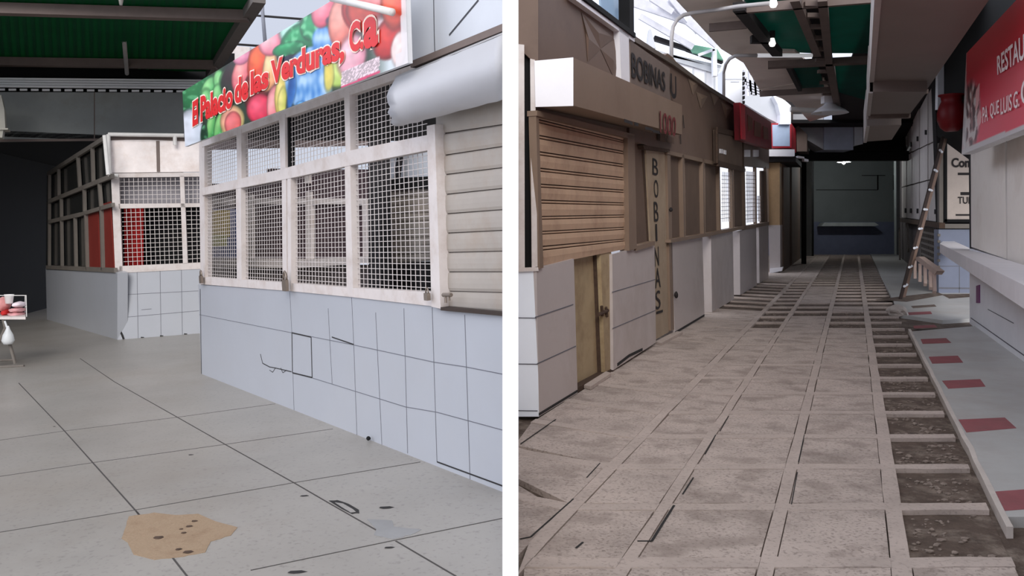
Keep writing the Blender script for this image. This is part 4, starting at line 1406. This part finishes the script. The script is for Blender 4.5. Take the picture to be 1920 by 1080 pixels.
# conduits: up from the fascia, over in a bend, along under the roof
def conduit(lab, pts, depth, r=0.028):
    q = facing(depth)
    o = MB().tube([q.hit(*p) if len(p) == 2 else ray(p[0], p[1]) * p[2] for p in pts], r, 10).build('conduit', mat('grey_conduit', rgb(176, 172, 172), rough=0.5), smooth=True)
    tag(o, lab, 'conduit')
conduit('near grey conduit bending over from the stall top to the roof lamp', [(1259, 118), (1259, 70), (1262, 50), (1270, 36), (1282, 28), (1300, 24), (1340, 19), (1385, 12, 12.0), (1445, 6, 11.7)], 12.6)
conduit('farther grey conduit bending over beside the white duct', [(1357, 182), (1357, 135), (1361, 120, 16.4), (1368, 110, 15.8), (1380, 104, 15.4), (1420, 104, 15.4)], 17.3, 0.03)
o = MB().tube([facing(15.4).hit(1420, 104), facing(15.4).hit(1523, 104)], 0.035).build('tube_lamp', mat('pale_tube', rgb(235, 235, 238), rough=0.3, emit=0.35), smooth=True)
tag(o, 'long pale tube lamp under the green roof', 'lamp')
# far white canopy seen through the gap
WG = facing(33)
m_cl = mat('white_canopy', rgb(244, 244, 248), rough=0.6, var=0.02)
cn = thing('canopy', 'white gabled canopy with corrugated wall seen through the light gap', 'canopy', WG.hit(1300, 260))
MB().slab(WG, [(1200, 100), (1232, 98), (1400, 150), (1400, 260), (1200, 260)], 0.4).build('canopy_wall', m_cl, cn)
mb = MB()
for u in (1300, 1323, 1340, 1362):
    mb.line(WG, [(u, 118), (u, 220)], 0.06, 0.05, 0.03)
mb.line(WG, [(1232, 99), (1400, 150)], 0.2, 0.1, 0.1)
mb.line(WG, [(1262, 105), (1400, 136)], 0.1, 0.1, 0.1)
mb.build('wall_seam', m_greysheet, cn)
mb = MB()
mb.slab(WG, [(1228, 66), (1292, 88), (1290, 94), (1226, 74)], 0.3, 0.3)
mb.slab(WG, [(1292, 88), (1356, 112), (1356, 118), (1288, 94)], 0.3, 0.3)
mb.build('dark_eave', m_dark, cn)
MB().slab(WG, [(1290, 82), (1345, 92), (1356, 112), (1300, 98)], 0.2, 0.5).build('green_sheet', mat('bright_green_sheet', rgb(150, 205, 180), rough=0.6, trans=0.4), cn)
for k, (a, b, w) in enumerate((((1186, 2), (1300, 40), 0.5), ((1200, 30), (1300, 88), 0.3), ((1240, 0), (1278, 24), 0.3), ((1258, -5), (1310, 60), 0.3), ((1290, 40), (1345, 84), 0.35), ((1220, -5), (1262, 22), 0.3))):
    MB().line(WG, [a, b], w * 0.7, 0.12, 0.6 + 0.16 * k).build('rafter', mat('pale_rafter', rgb(214, 214, 222), rough=0.6), cn)
MB().slab(WG, [(1212, 92), (1217, 55), (1221, 55), (1230, 90)], 0.3, 0.7).build('vent_cone', m_greysheet, cn)
MB().slab(WG, [(1336, 92), (1344, 92), (1345, 142), (1338, 142)], 0.3, 0.7).build('white_post', m_wduct, cn)
MB().line(WG, [(1310, 103), (1340, 92)], 0.1, 0.1, 0.7).build('brace', m_wduct, cn)
mb = MB()
for k in range(7):
    a = (1396 + k * 3, 150 + k * 6)
    mb.line(WG, [a, (a[0] + 50, a[1] + 16)], 0.12, 0.1, 0.4)
    mb.line(WG, [(1396 + k * 9, 130 + k * 3), (1400 + k * 9, 185)], 0.08, 0.1, 0.4)
o = mb.build('lattice', mat('pale_rafter', (0, 0, 0, 1)))
tag(o, 'pale roof lattice seen between the two white ducts', 'lattice')

# ------------------------------------------------------------------ roof of the corridor
m_csheet = mat('grey_roof_panel', rgb(226, 213, 203), rough=0.7, var=0.08, scale=1.2)
m_green2 = mat('teal_roof_sheet', rgb(8, 112, 98), rough=0.45, var=0.15, scale=1.5, trans=0.5)
zc = 3.2
CR = level(zc)
cp = lambda u, v, d=0.0: CR.off(d).hit(u, v)
rf = thing('roof', 'corridor roof of grey panels and teal translucent sheets on dark beams', 'roof', cp(1500, 100))
rf['kind'] = 'structure'
def cslab(name, q, m, d=0.0, t=0.04):
    return MB().prism([cp(u, v, d) for u, v in q], (0, 0, t)).build(name, m, rf)
cslab('grey_panel', [(1262, -6), (1388, -6), (1452, 95), (1352, 92)], m_csheet)
cslab('grey_panel', [(1352, 92), (1490, 96), (1500, 104), (1545, 150), (1510, 168), (1424, 168), (1394, 118)], m_csheet, -0.01)
cslab('grey_panel', [(1424, 168), (1545, 148), (1580, 210), (1518, 228), (1484, 192)], m_csheet)
cslab('green_sheet', [(1388, -6), (1500, -6), (1526, 100), (1452, 97)], m_green2, -0.06)
cslab('green_sheet', [(1540, -6), (1650, -6), (1640, 100), (1552, 100)], m_green2, -0.06)
cslab('green_sheet', [(1474, 128), (1534, 122), (1545, 163), (1502, 166)], m_green2, 0.02)
cslab('green_sheet', [(1556, 120), (1640, 118), (1632, 190), (1568, 172)], m_green2, -0.06)
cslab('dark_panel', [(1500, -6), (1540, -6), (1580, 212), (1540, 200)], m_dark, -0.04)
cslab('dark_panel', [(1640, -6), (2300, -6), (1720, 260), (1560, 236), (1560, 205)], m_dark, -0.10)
for a, b, w, m in (((1385, 12), (1458, 100), 0.16, m_dark), ((1490, -6), (1533, 100), 0.12, m_purlin), ((1542, -6), (1556, 130), 0.12, m_purlin),
                   ((1380, 18), (1650, -4), 0.08, m_purlin), ((1408, 74), (1445, 74), 0.12, m_dark), ((1440, 122), (1640, 112), 0.2, m_purlin),
                   ((1330, 52), (1400, 46), 0.05, m_purlin), ((1478, 122), (1500, 166), 0.08, m_dark), ((1425, 176), (1560, 168), 0.08, m_purlin), ((1556, 118), (1570, 200), 0.14, m_purlin)):
    MB().bar(cp(*a, 0.12), cp(*b, 0.12), w, 0.12, V((0, 0, 1))).build('beam', m, rf)
mb = MB()
for k in range(9):
    y = cp(1520, 10 + k * 22).y
    a, b = cp(1508 + k * 4.2, 8 + k * 21, 0.14), cp(1540 + k * 2.6, 8 + k * 21, 0.14)
    mb.bar(a, b, 0.08, 0.06, V((0, 0, 1)))
mb.build('truss_bar', m_purlin, rf)
# far ceiling and the dark right side
yE = 38.0
mb = MB()
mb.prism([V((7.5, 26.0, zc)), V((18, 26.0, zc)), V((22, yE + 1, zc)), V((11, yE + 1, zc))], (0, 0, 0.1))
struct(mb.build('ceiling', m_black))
for lab, u, v, dep in (('bare lamp at the end of the near conduit under the teal roof', 1450, 8, 11.7), ('bare lamp below the teal roof sheet, beyond the first one', 1448, 82, 14.2)):
    p = ray(u, v) * dep
    l_ = thing('roof_lamp', lab, 'lamp', p, 'bare lamps under the corridor roof')
    mb = MB(); mb.lathe(p, [(0.0, -0.05), (0.035, -0.04), (0.055, 0.0), (0.042, 0.05), (0.03, 0.09), (0, 0.1)], 18)
    mb.build('bulb', mat('lit_bulb', (1, 0.98, 0.94, 1), emit=1.2), l_, smooth=True)
    mb = MB(); mb.lathe(p, [(0.03, 0.085), (0.045, 0.1), (0.045, 0.2), (0.0, 0.2)], 14); mb.build('socket', m_dark, l_, smooth=True)

# dish lamp hanging in the corridor
c = ray(1556, 208) * 21.0
pl_ = thing('pendant_lamp', 'large white dish lamp hanging from the corridor roof beams', 'lamp', c)
mb = MB(); mb.lathe(c, [(0.0, 0.19), (0.10, 0.18), (0.16, 0.12), (0.34, 0.02), (0.42, -0.05), (0.40, -0.055), (0.30, 0.0), (0.0, 0.10)], 36); mb.build('lamp_shade', m_wduct, pl_, smooth=True)
mb = MB(); a = c + V((0, 0, 0.18)); mb.prism([a + V((-.17, -.12, 0)), a + V((.11, -.12, 0)), a + V((.11, .12, 0)), a + V((-.17, .12, 0))], (0, 0, 0.33)); mb.build('housing', m_white, pl_)
MB().tube([c + V((0, 0, 0.5)), V((c.x, c.y, zc))], 0.03).build('rod', m_pipe, pl_)
MB().tube([c + V((-0.2, 0, 0.0)), ray(1482, 205) * 21.0], 0.06).build('side_arm', m_pipe, pl_)

# big sheet duct below the roof on the right
dg_ = thing('air_duct', 'big brown-grey rectangular duct running under the roof on the right', 'duct', ray(1700, 100) * 14)
m_duct = mat('brown_grey_duct', rgb(124, 112, 106), rough=0.6, var=0.08, scale=0.8)
m_ductl = mat('pale_duct_side', rgb(170, 162, 158), rough=0.6, var=0.06)
def duct_seg(name, z, q, h, m, side=True):
    P_ = level(z)
    pts = [P_.hit(*p) for p in q]
    b = MB().prism(pts, (0, 0, h)).build(name, m, dg_)
    return pts
p1 = duct_seg('duct_run', 2.0, [(1645, -20), (1868, -20), (1738, 168), (1632, 168)], 0.6, m_duct)
p2 = duct_seg('duct_run', 1.86, [(1631, 172), (1738, 172), (1706, 214), (1627, 216)], 0.6, m_duct)
p3 = duct_seg('duct_run', 1.8, [(1626, 236), (1690, 234), (1672, 262), (1621, 266)], 0.6, m_duct)
for pts in (p1, p2, p3):
    a, b = pts[0], pts[3]
    MB().prism([a + V((-.02, 0, -.02)), b + V((-.02, 0, -.02)), b + V((-.02, 0, .6)), a + V((-.02, 0, .6))], (0.06, 0, 0)).build('side_sheet', m_ductl, dg_)
mb = MB()
for k, v in enumerate((24, 82, 170)):
    pass
for pts, w in ((p1, 0.10), (p2, 0.10)):
    MB().bar(pts[3] + V((0, 0, -0.03)), pts[2] + V((0, 0, -0.03)), 0.10, 0.06, V((0, 0, 1))).build('flange', m_purlin, dg_)

# ------------------------------------------------------------------ end wall
EW = facing(yE)
m_end = mat('dim_grey_end_wall', rgb(128, 134, 134), rough=0.6, var=0.12, scale=0.5)
m_endb = mat('blue_grey_dado', rgb(112, 118, 142), rough=0.6, var=0.1)
mb = MB()
mb.slab(EW, [(1440, 250), (1790, 250), (1790, 416), (1440, 416)], 0.2)
mb.mat(1)
mb.slab(EW, [(1440, 416), (1790, 416), (1790, 500), (1440, 500)], 0.2, 0.02)
mb.mat(2)
mb.line(EW, [(1530, 356), (1646, 356)], 0.03, 0.01, 0.004)
mb.line(EW, [(1616, 329), (1660, 329)], 0.03, 0.01, 0.004)
for u in (1646, 1676):
    mb.line(EW, [(u, 328), (u, 356)], 0.05, 0.03, 0.02)
struct(mb.build('wall_end', [m_end, m_endb, m_black]))
o = MB().slab(EW, [(1546, 417), (1640, 417), (1648, 422), (1640, 424), (1540, 424)], 0.5, 0.6).build('wall_shelf', mat('grey_shelf', rgb(190, 196, 196)))
tag(o, 'long pale shelf on the dim end wall of the corridor', 'shelf')
for lab, q, dd in (('dark steel column before the end wall, beside the far stall', [(1506, 296), (1512, 296), (1512, 500), (1506, 500)], 8), ('second dark column nearer the shelf of the end wall', [(1521, 296), (1526, 296), (1526, 480), (1521, 480)], 3),
                   ):
    o = MB().slab(EW.off(dd), q, 0.2).build('column', m_black); tag(o, lab, 'column')
mb = MB(); mb.slab(EW.off(4), [(1494, 300), (1506, 300), (1506, 490), (1494, 490)], 0.2); mb.slab(EW.off(4), [(1512, 300), (1522, 300), (1522, 480), (1512, 480)], 0.2)
o = mb.build('wall_pier', m_end); struct(o)
struct(MB().slab(EW.off(5), [(1680, 250), (1687, 250), (1687, 478), (1681, 478)], 0.2).build('wall_post', m_end))
# hanging grey duct and beam in front of the end wall
dq = facing(27)
dd_ = thing('air_duct', 'blue-grey boxed duct hanging across before the end wall', 'duct', dq.hit(1580, 282))
MB().slab(dq, [(1545, 212), (1600, 212), (1600, 281), (1545, 281)], 0.8).build('duct_front', mat('blue_grey_sheet', rgb(172, 180, 196), rough=0.5), dd_)
MB().slab(dq, [(1487, 214), (1545, 214), (1545, 281), (1513, 262), (1487, 240)], 0.8, -0.05).build('duct_elbow', mat('grey_elbow', rgb(158, 158, 162), rough=0.5), dd_)
MB().slab(dq, [(1602, 214), (1618, 214), (1618, 270), (1602, 272)], 0.8, 0.02).build('duct_end', m_greysheet, dd_)
o = MB().slab(facing(28), [(1440, 283), (1720, 283), (1720, 300), (1440, 300)], 0.4).build('beam', m_black); struct(o)
o = MB().slab(facing(30), [(1440, 150), (1760, 150), (1760, 290), (1440, 290)], 0.3).build('wall_header', m_dark); struct(o)
c = ray(1582, 304) * 34
la = thing('ceiling_lamp', 'small lit lamp in a white shade near the end wall', 'lamp', c)
mb = MB(); mb.lathe(c, [(0.02, 0.12), (0.1, 0.10), (0.26, 0.0), (0.24, 0.0), (0.08, 0.07), (0, 0.08)], 24); mb.build('lamp_shade', m_white, la, smooth=True)
mb = MB(); mb.lathe(c + V((0, 0, -0.03)), [(0, -0.06), (0.06, -0.02), (0.06, 0.04), (0, 0.08)], 16); mb.build('bulb', mat('lit_end_bulb', (1, 0.98, 0.93, 1), emit=6.0), la, smooth=True)
ld = bpy.data.lights.new('end_lamp_light', 'POINT'); ld.energy = 75; ld.shadow_soft_size = 0.08; ld.color = (0.95, 1, 1)
lo = bpy.data.objects.new('end_lamp_light', ld); C.objects.link(lo); lo.location = c + V((0, 0, -0.2))

# ------------------------------------------------------------------ raised walk on the right with red tiles
m_plat = mat('grey_green_terrazzo', rgb(186, 185, 182), rough=0.4, var=0.10, scale=1.4, dirt=rgb(160, 146, 138), dscale=1.2, damt=0.4)
m_rtl = mat('dull_red_tile', rgb(150, 84, 88), rough=0.6, var=0.15, scale=5, dirt=rgb(120, 90, 86), dscale=3, damt=0.4)
mb = MB()
H = 0.02
def fp(b, y, h=H):
    return V((b + sR * y, y, -EYE + gR * y + h))
mb.prism([fp(0.76, 4.5), fp(9, 4.5), fp(9, 17.3), fp(0.76, 11.9)], (0, 0, -0.12))
mb.prism([fp(1.3, 13.2), fp(9, 17.3), fp(9, yE), fp(0.72, yE), fp(0.72, 14)], (0, 0, -0.10))
mb.mat(1)
FPp = Plane(fp(0, 0, H), FR.n)
for q in ([(1726, 636), (1774, 634), (1784, 643), (1730, 645)], [(1741, 669), (1796, 667), (1806, 680), (1748, 682)], [(1766, 714), (1838, 711), (1848, 725), (1778, 729)],
          [(1797, 787), (1884, 783), (1906, 803), (1812, 811)], [(1866, 922), (1960, 915), (1990, 950), (1884, 958)], [(1712, 611), (1752, 609), (1758, 614), (1714, 616)],
          [(1698, 586), (1745, 584), (1748, 589), (1700, 591)]):
    mb.prism([FPp.hit(*p) + V((0, 0, 0.0015)) for p in q], (0, 0, -0.001))
struct(mb.build('floor_walk', [m_plat, m_rtl]))
m_curb = mat('pale_curb', rgb(200, 190, 182), rough=0.85, var=0.12, bump=0.3, bscale=30)
mb = MB()
ys = [4.35 + 0.3 * k for k in range(27)]
for y, y2 in zip(ys, ys[1:]):
    w = lambda q: 0.012 * NZ.noise(V((q * 2.3, 0, 5)))
    t1, t2_ = 0.030 + w(y + 3), 0.030 + w(y2 + 3)
    mb.prism([fp(.735 + w(y), y, .022), fp(.738 + t1 + w(y), y, .022), fp(.738 + t2_ + w(y2), y2, .022), fp(.735 + w(y2), y2, .022)], (0, 0, -0.12))
struct(mb.build('curb', m_curb))
mb = MB()
p = FR.hit(1690, 592)
mb.blob(p + V((0.02, 0.2, 0.05)), (0.11, 0.3, 0.10), 4, 0.4, 3)
o = mb.build('rubble_lump', m_curb, smooth=False); tag(o, 'pale broken lump of concrete at the far end of the curb', 'rubble')
mb = MB()
for q in ([(1640, 562), (1758, 548), (1770, 553), (1700, 566)], [(1765, 552), (1818, 551), (1818, 557), (1780, 560)], [(1708, 574), (1752, 571), (1756, 575), (1712, 578)]):
    mb.prism([FPp.hit(*p_) + V((0, 0, 0.0025)) for p_ in q], (0, 0, -0.0015))
struct(mb.build('floor_dirt', m_dirt))

# ------------------------------------------------------------------ restaurant front
rr = thing('restaurant', 'closed restaurant front with cream panels above a white tiled base', 'restaurant', W3.hit(1870, 645))
mb = MB()
def slabw(q, t=0.2, f=0.0):
    return MB().slab(W3, q, t, f)
mb = slabw([(1818, 466), (2300, 616), (2300, 963), (1818, 607)])
mb.mat(1)
mb.line(W3, [(1820, 596), (1990, 716)], 0.012, 0.004, 0.004)
mb.line(W3, [(1852, 580), (1900, 606)], 0.008, 0.004, 0.004)
mb.build('tiled_base', [mat('white_blue_tile', rgb(240, 241, 247), rough=0.35, var=0.05), m_joint], rr)
mb = MB(); mb.slab(W3, [(1830, 536), (1836, 534), (1836, 568), (1830, 568)], 0.02, 0.012)
mb.build('purple_sticker', mat('purple_sticker', rgb(120, 60, 110), rough=0.5), rr)
for q in ([(1820, 288), (1884, 266), (1887, 486), (1821, 463)], [(1888, 264), (1990, 228), (1990, 520), (1889, 487)]):
    slabw(q, 0.06, 0.0).build('cream_panel', mat('cream_panel', rgb(244, 236, 228), rough=0.6, var=0.05, scale=1.0, dirt=rgb(200, 184, 170), dscale=1.0, damt=0.4), rr)
slabw([(1816, 262), (1990, 200), (1990, 520), (1818, 470)], 0.1, -0.05).build('dark_backing', m_dark, rr)
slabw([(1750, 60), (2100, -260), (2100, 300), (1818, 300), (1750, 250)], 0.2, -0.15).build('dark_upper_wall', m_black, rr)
# counter
CT = Plane((0, 0, -EYE + 1.05), V((0, -gR, 1)))
a, b = CT.hit(1762, 457), CT.hit(1990, 569)
c_, d_ = CT.hit(1990, 519), CT.hit(1818, 465)
e_ = CT.hit(1775, 446)
MB().prism([a, b, c_, d_, e_], (0, 0, -0.16)).build('counter_top', mat('pale_counter', rgb(232, 228, 232), rough=0.35, var=0.06), rr)
# red sign
S3 = W3.off(0.35)
sq3 = [(1812, 100), (2060, -165), (2060, 186), (1803, 290)]
s3 = thing('restaurant_sign', 'large red restaurant sign with white lettering over the cream panels', 'sign', S3.hit(1880, 260))
MB().slab(S3, sq3, 0.12).build('board', mat('sign_edge', rgb(200, 200, 200), rough=0.5), s3)
def redprint(u, v):
    c = mixc((196, 24, 44), (222, 56, 84), (v - 60) / 200)
    d = ell(u, v, 1818, 220, 22, 76, 4)
    if d < 1:
        n1 = NZ.noise(V((u * 0.22, v * 0.05, 2)))
        k = (206, 196, 192) if n1 > 0.12 else ((74, 52, 54) if n1 < -0.12 else (150, 110, 108))
        c = mixc(c, k, min(1, (1 - d) * 4))
    if u < 1812:
        c = mixc(c, (205, 202, 200), 0.8)
    if v > 268 - (u - 1803) * 0.405 - 2 + 14:
        c = (196, 190, 190)
    for (cx, cy, rx, ry) in ((1833, 182, 3, 26), (1836, 222, 4, 14), (1831, 176, 2, 10)):
        if ell(u, v, cx, cy, rx, ry, 6) < 1:
            c = (226, 168, 166)
    return c
printed_board('red_print', S3, sq3, redprint, 150, 70, s3)
m_wl = mat('white_letter', rgb(236, 222, 220), rough=0.5)
write('sign_word', 'RESTAURANTE', S3, [(1869, 106), (1985, 8), (1985, 72), (1870, 141)], m_wl, s3, 0.02, 0.02)
for body, u0, u1 in (('PA', 1842, 1852), ('QUE', 1856, 1873), ('LUIS', 1876, 1897), ('G.', 1900, 1911)):
    f = lambda u: (201.5 - (u - 1842) * 0.48, 231 - (u - 1842) * 0.45)
    write('sign_word', body, S3, [(u0, f(u0)[0]), (u1, f(u1)[0]), (u1, f(u1)[1]), (u0, f(u0)[1])], m_wl, s3, 0.01, 0.02)
write('sign_letter', 'C', S3, [(1914, 150), (1935, 138), (1935, 192), (1914, 200)], m_wl, s3, 0.0, 0.02)

# menu wall, facing the viewer in the recess behind the counter
mw = MB()
mw.slab(WM, [(1760, 430), (1850, 430), (1850, 556), (1760, 551)], 0.2)
mw.mat(1)
mw.line(WM, [(1761, 499), (1850, 499)], 0.012, 0.004, 0.004)
mw.line(WM, [(1799, 499), (1799, 553)], 0.012, 0.004, 0.004)
mw.line(WM, [(1761, 540), (1850, 541)], 0.03, 0.004, 0.004)
struct(mw.build('wall_recess', [mat('blue_grey_tile', rgb(118, 124, 142), rough=0.4, var=0.06), m_joint]))
struct(MB().slab(WM, [(1750, 90), (1860, 90), (1860, 432), (1762, 432)], 0.15, -0.03).build('wall_recess', m_dark))
me_ = thing('menu_board', 'framed cream menu board with black lettering behind the red sign', 'menu board', WM.hit(1795, 430))
MB().slab(WM, [(1776, 262), (1850, 238), (1850, 412), (1776, 412)], 0.03, 0.04).build('board', mat('cream_menu', rgb(188, 174, 164), rough=0.6, var=0.1), me_)
mb = MB()
for a, b in (((1773, 262), (1773, 416)), ((1771, 414), (1850, 414)), ((1771, 265), (1850, 240))):
    mb.line(WM, [a, b], 0.06, 0.06, 0.08)
mb.build('dark_frame', m_black, me_)
mb = MB()
mb.line(WM, [(1765, 268), (1765, 424)], 0.08, 0.08, 0.06); mb.line(WM, [(1760, 424), (1850, 424)], 0.09, 0.08, 0.06)
mb.build('steel_frame', m_frame2, me_)
MB().line(WM, [(1776, 261), (1806, 247)], 0.14, 0.2, 0.3).build('white_rail', m_white, me_)
write('lettering', 'Com', WM.off(0.04), [(1784, 296), (1824, 296), (1824, 314), (1784, 314)], m_ink, me_, 0.035)
write('lettering', 'TUP', WM.off(0.04), [(1796, 369), (1823, 369), (1823, 382), (1796, 382)], m_ink, me_, 0.015)
mb = MB()
for a, b, w in (((1796, 326), (1818, 326), 0.05), ((1801, 363), (1818, 363), 0.06), ((1792, 403), (1820, 403), 0.035)):
    MB().line(WM, [a, b], w, 0.004, 0.045).build('faded_line', m_ink, me_)
# red pot standing high beside the sign
c = ray(1784, 246) * 14.6
mb = MB()
mb.lathe(c, [(0, 0), (0.10, 0.0), (0.17, 0.06), (0.215, 0.18), (0.215, 0.30), (0.18, 0.42), (0.15, 0.48), (0.16, 0.55), (0.20, 0.57), (0.20, 0.585), (0.14, 0.56), (0.12, 0.45)], 36)
o = mb.build('clay_pot', mat('red_clay', rgb(122, 18, 24), rough=0.45, var=0.08), smooth=True); tag(o, 'round red clay pot on the rail above the menu board', 'pot')
struct(MB().slab(facing(17), [(1758, 205), (1759, 140), (1770, 120), (1775, 125), (1775, 205)], 0.1).build('wall_gap_strip', m_white))  # white strip painted in place of a pale open gap

# ------------------------------------------------------------------ row of closed shop fronts at the far right
sf = thing('shuttered_shop', 'row of tall pale locker-like shutters along the far right wall', 'shop', WK.hit(1730, 524))
us = [1690, 1700, 1710, 1724, 1740, 1759]
tA = lambda u: 293 + (u - 1693) * (263 - 293) / 64
tB = lambda u: 352 + (u - 1688) * (338 - 352) / 52
tC = lambda u: 408 + (u - 1687) * 9 / 73
tT = lambda u: 262 - (u - 1690) * 1.75
m_lock = mat('pale_locker_panel', rgb(212, 205, 202), rough=0.65, var=0.12, scale=1.5)
for u0, u1 in zip(us, us[1:]):
    for f0, f1 in ((tT, tA), (tA, tB), (tB, tC)):
        mb = MB(); mb.slab(WK, [(u0 + .8, f0(u0) + 1.2), (u1 - .8, f0(u1) + 1.2), (u1 - .8, f1(u1) - 1.2), (u0 + .8, f1(u0) - 1.2)], 0.05)
        pn = mb.build('shutter_panel', m_lock, sf)
        um, vm = u1 - (u1 - u0) * 0.35, f1(u1) - (f1(u1) - f0(u1)) * 0.22
        if f0 is not tA:
            MB().slab(WK, [(um - .9, vm - 6), (um + .9, vm - 6), (um + .9, vm + 3), (um - .9, vm + 3)], 0.03, 0.03).build('panel_handle', m_dark, pn)
mb = MB(); mb.slab(WK, [(1686, 262), (1762, 120), (1762, 556), (1686, 492)], 0.1, -0.08)
mb.build('dark_backing', mat('dim_grey_wall', rgb(104, 98, 100), rough=0.8), sf)
mb = MB(); mb.slab(WK, [(1687, 409), (1761, 418), (1761, 428), (1687, 416)], 0.1, 0.1); mb.build('dark_ledge', m_rust, sf)
mb = MB(); mb.wires(WK, [(1726, 424), (1761, 429), (1760, 512), (1727, 494)], 0.5, 0.05, 0.02, 0.14); mb.build('lattice_gate', m_frame2, sf)
for a, b in (((1724, 424), (1726, 486)), ((1700, 418), (1702, 470)), ((1684, 412), (1686, 488))):
    MB().line(WK, [a, b], 0.2, 0.05, 0.06).build('upright', m_frame2, sf)
# slatted bench / crate stand below the lattice
sd = thing('wooden_stand', 'low pale wooden stand with hanging slats under the lattice gate', 'stand', fp(1.2, 18.5))
mb = MB()
SP = WK.off(0.5)
mb.slab(SP, [(1712, 483), (1722, 481), (1757, 508), (1752, 515)], 0.10, 0.0); mb.build('stand_top', mat('pale_wood', rgb(196, 172, 160), rough=0.7), sd)
for a, b in (((1713, 488), (1713, 522)), ((1722, 494), (1722, 528)), ((1731, 501), (1732, 534)), ((1741, 509), (1742, 541)), ((1748, 514), (1749, 548))):
    MB().line(SP, [a, b], 0.14, 0.05, -0.02).build('slat', mat('pale_wood', rgb(196, 172, 160), rough=0.7), sd)
# ladder leaning
FL_ = FPp.hit(1688, 561); TP = WK.off(0.12).hit(1768, 256)
side = d1R * 0.42 + V((0.085, 0, 0))
ldr = thing('ladder', 'long dark ladder leaning against the far right shop fronts', 'ladder', FL_)
up_ = (TP - FL_)
MB().bar(FL_, TP, 0.035, 0.05, V((1, 0, 0))).build('rail', mat('dark_wood', rgb(62, 50, 46), rough=0.7), ldr)
MB().bar(FL_ + side, TP + side, 0.035, 0.05, V((1, 0, 0))).build('rail', mat('brown_wood', rgb(126, 104, 92), rough=0.7), ldr)
for k in range(8):
    p = FL_ + up_ * ((k + 0.7) / 8.4)
    MB().tube([p - side * 0.12 + V((0, -.04, 0)), p + side * 1.05], 0.022).build('rung', m_wduct, ldr)
# side walls that close the corridor far away, and the restaurant wall's unseen run, added to cut light from the right
struct(MB().prism([fp(2.0, -3, -.2), fp(2.0, 8.0, -.2), fp(2.0, 8.0, 4.7), fp(2.0, -3, 4.7)], (0.2, 0, 0)).build('wall_right', m_board))
struct(MB().prism([fp(3.9, 17.6, -.2), fp(3.9, yE, -.2), fp(3.9, yE, 6), fp(3.9, 17.6, 6)], (0.2, 0, 0)).build('wall_right', m_black))
struct(MB().prism([fr(-2.0, 26, -.2), fr(-2.0, yE, -.2), fr(-2.0, yE, 5), fr(-2.0, 26, 5)], (-0.2, 0, 0)).build('wall_left', m_board))
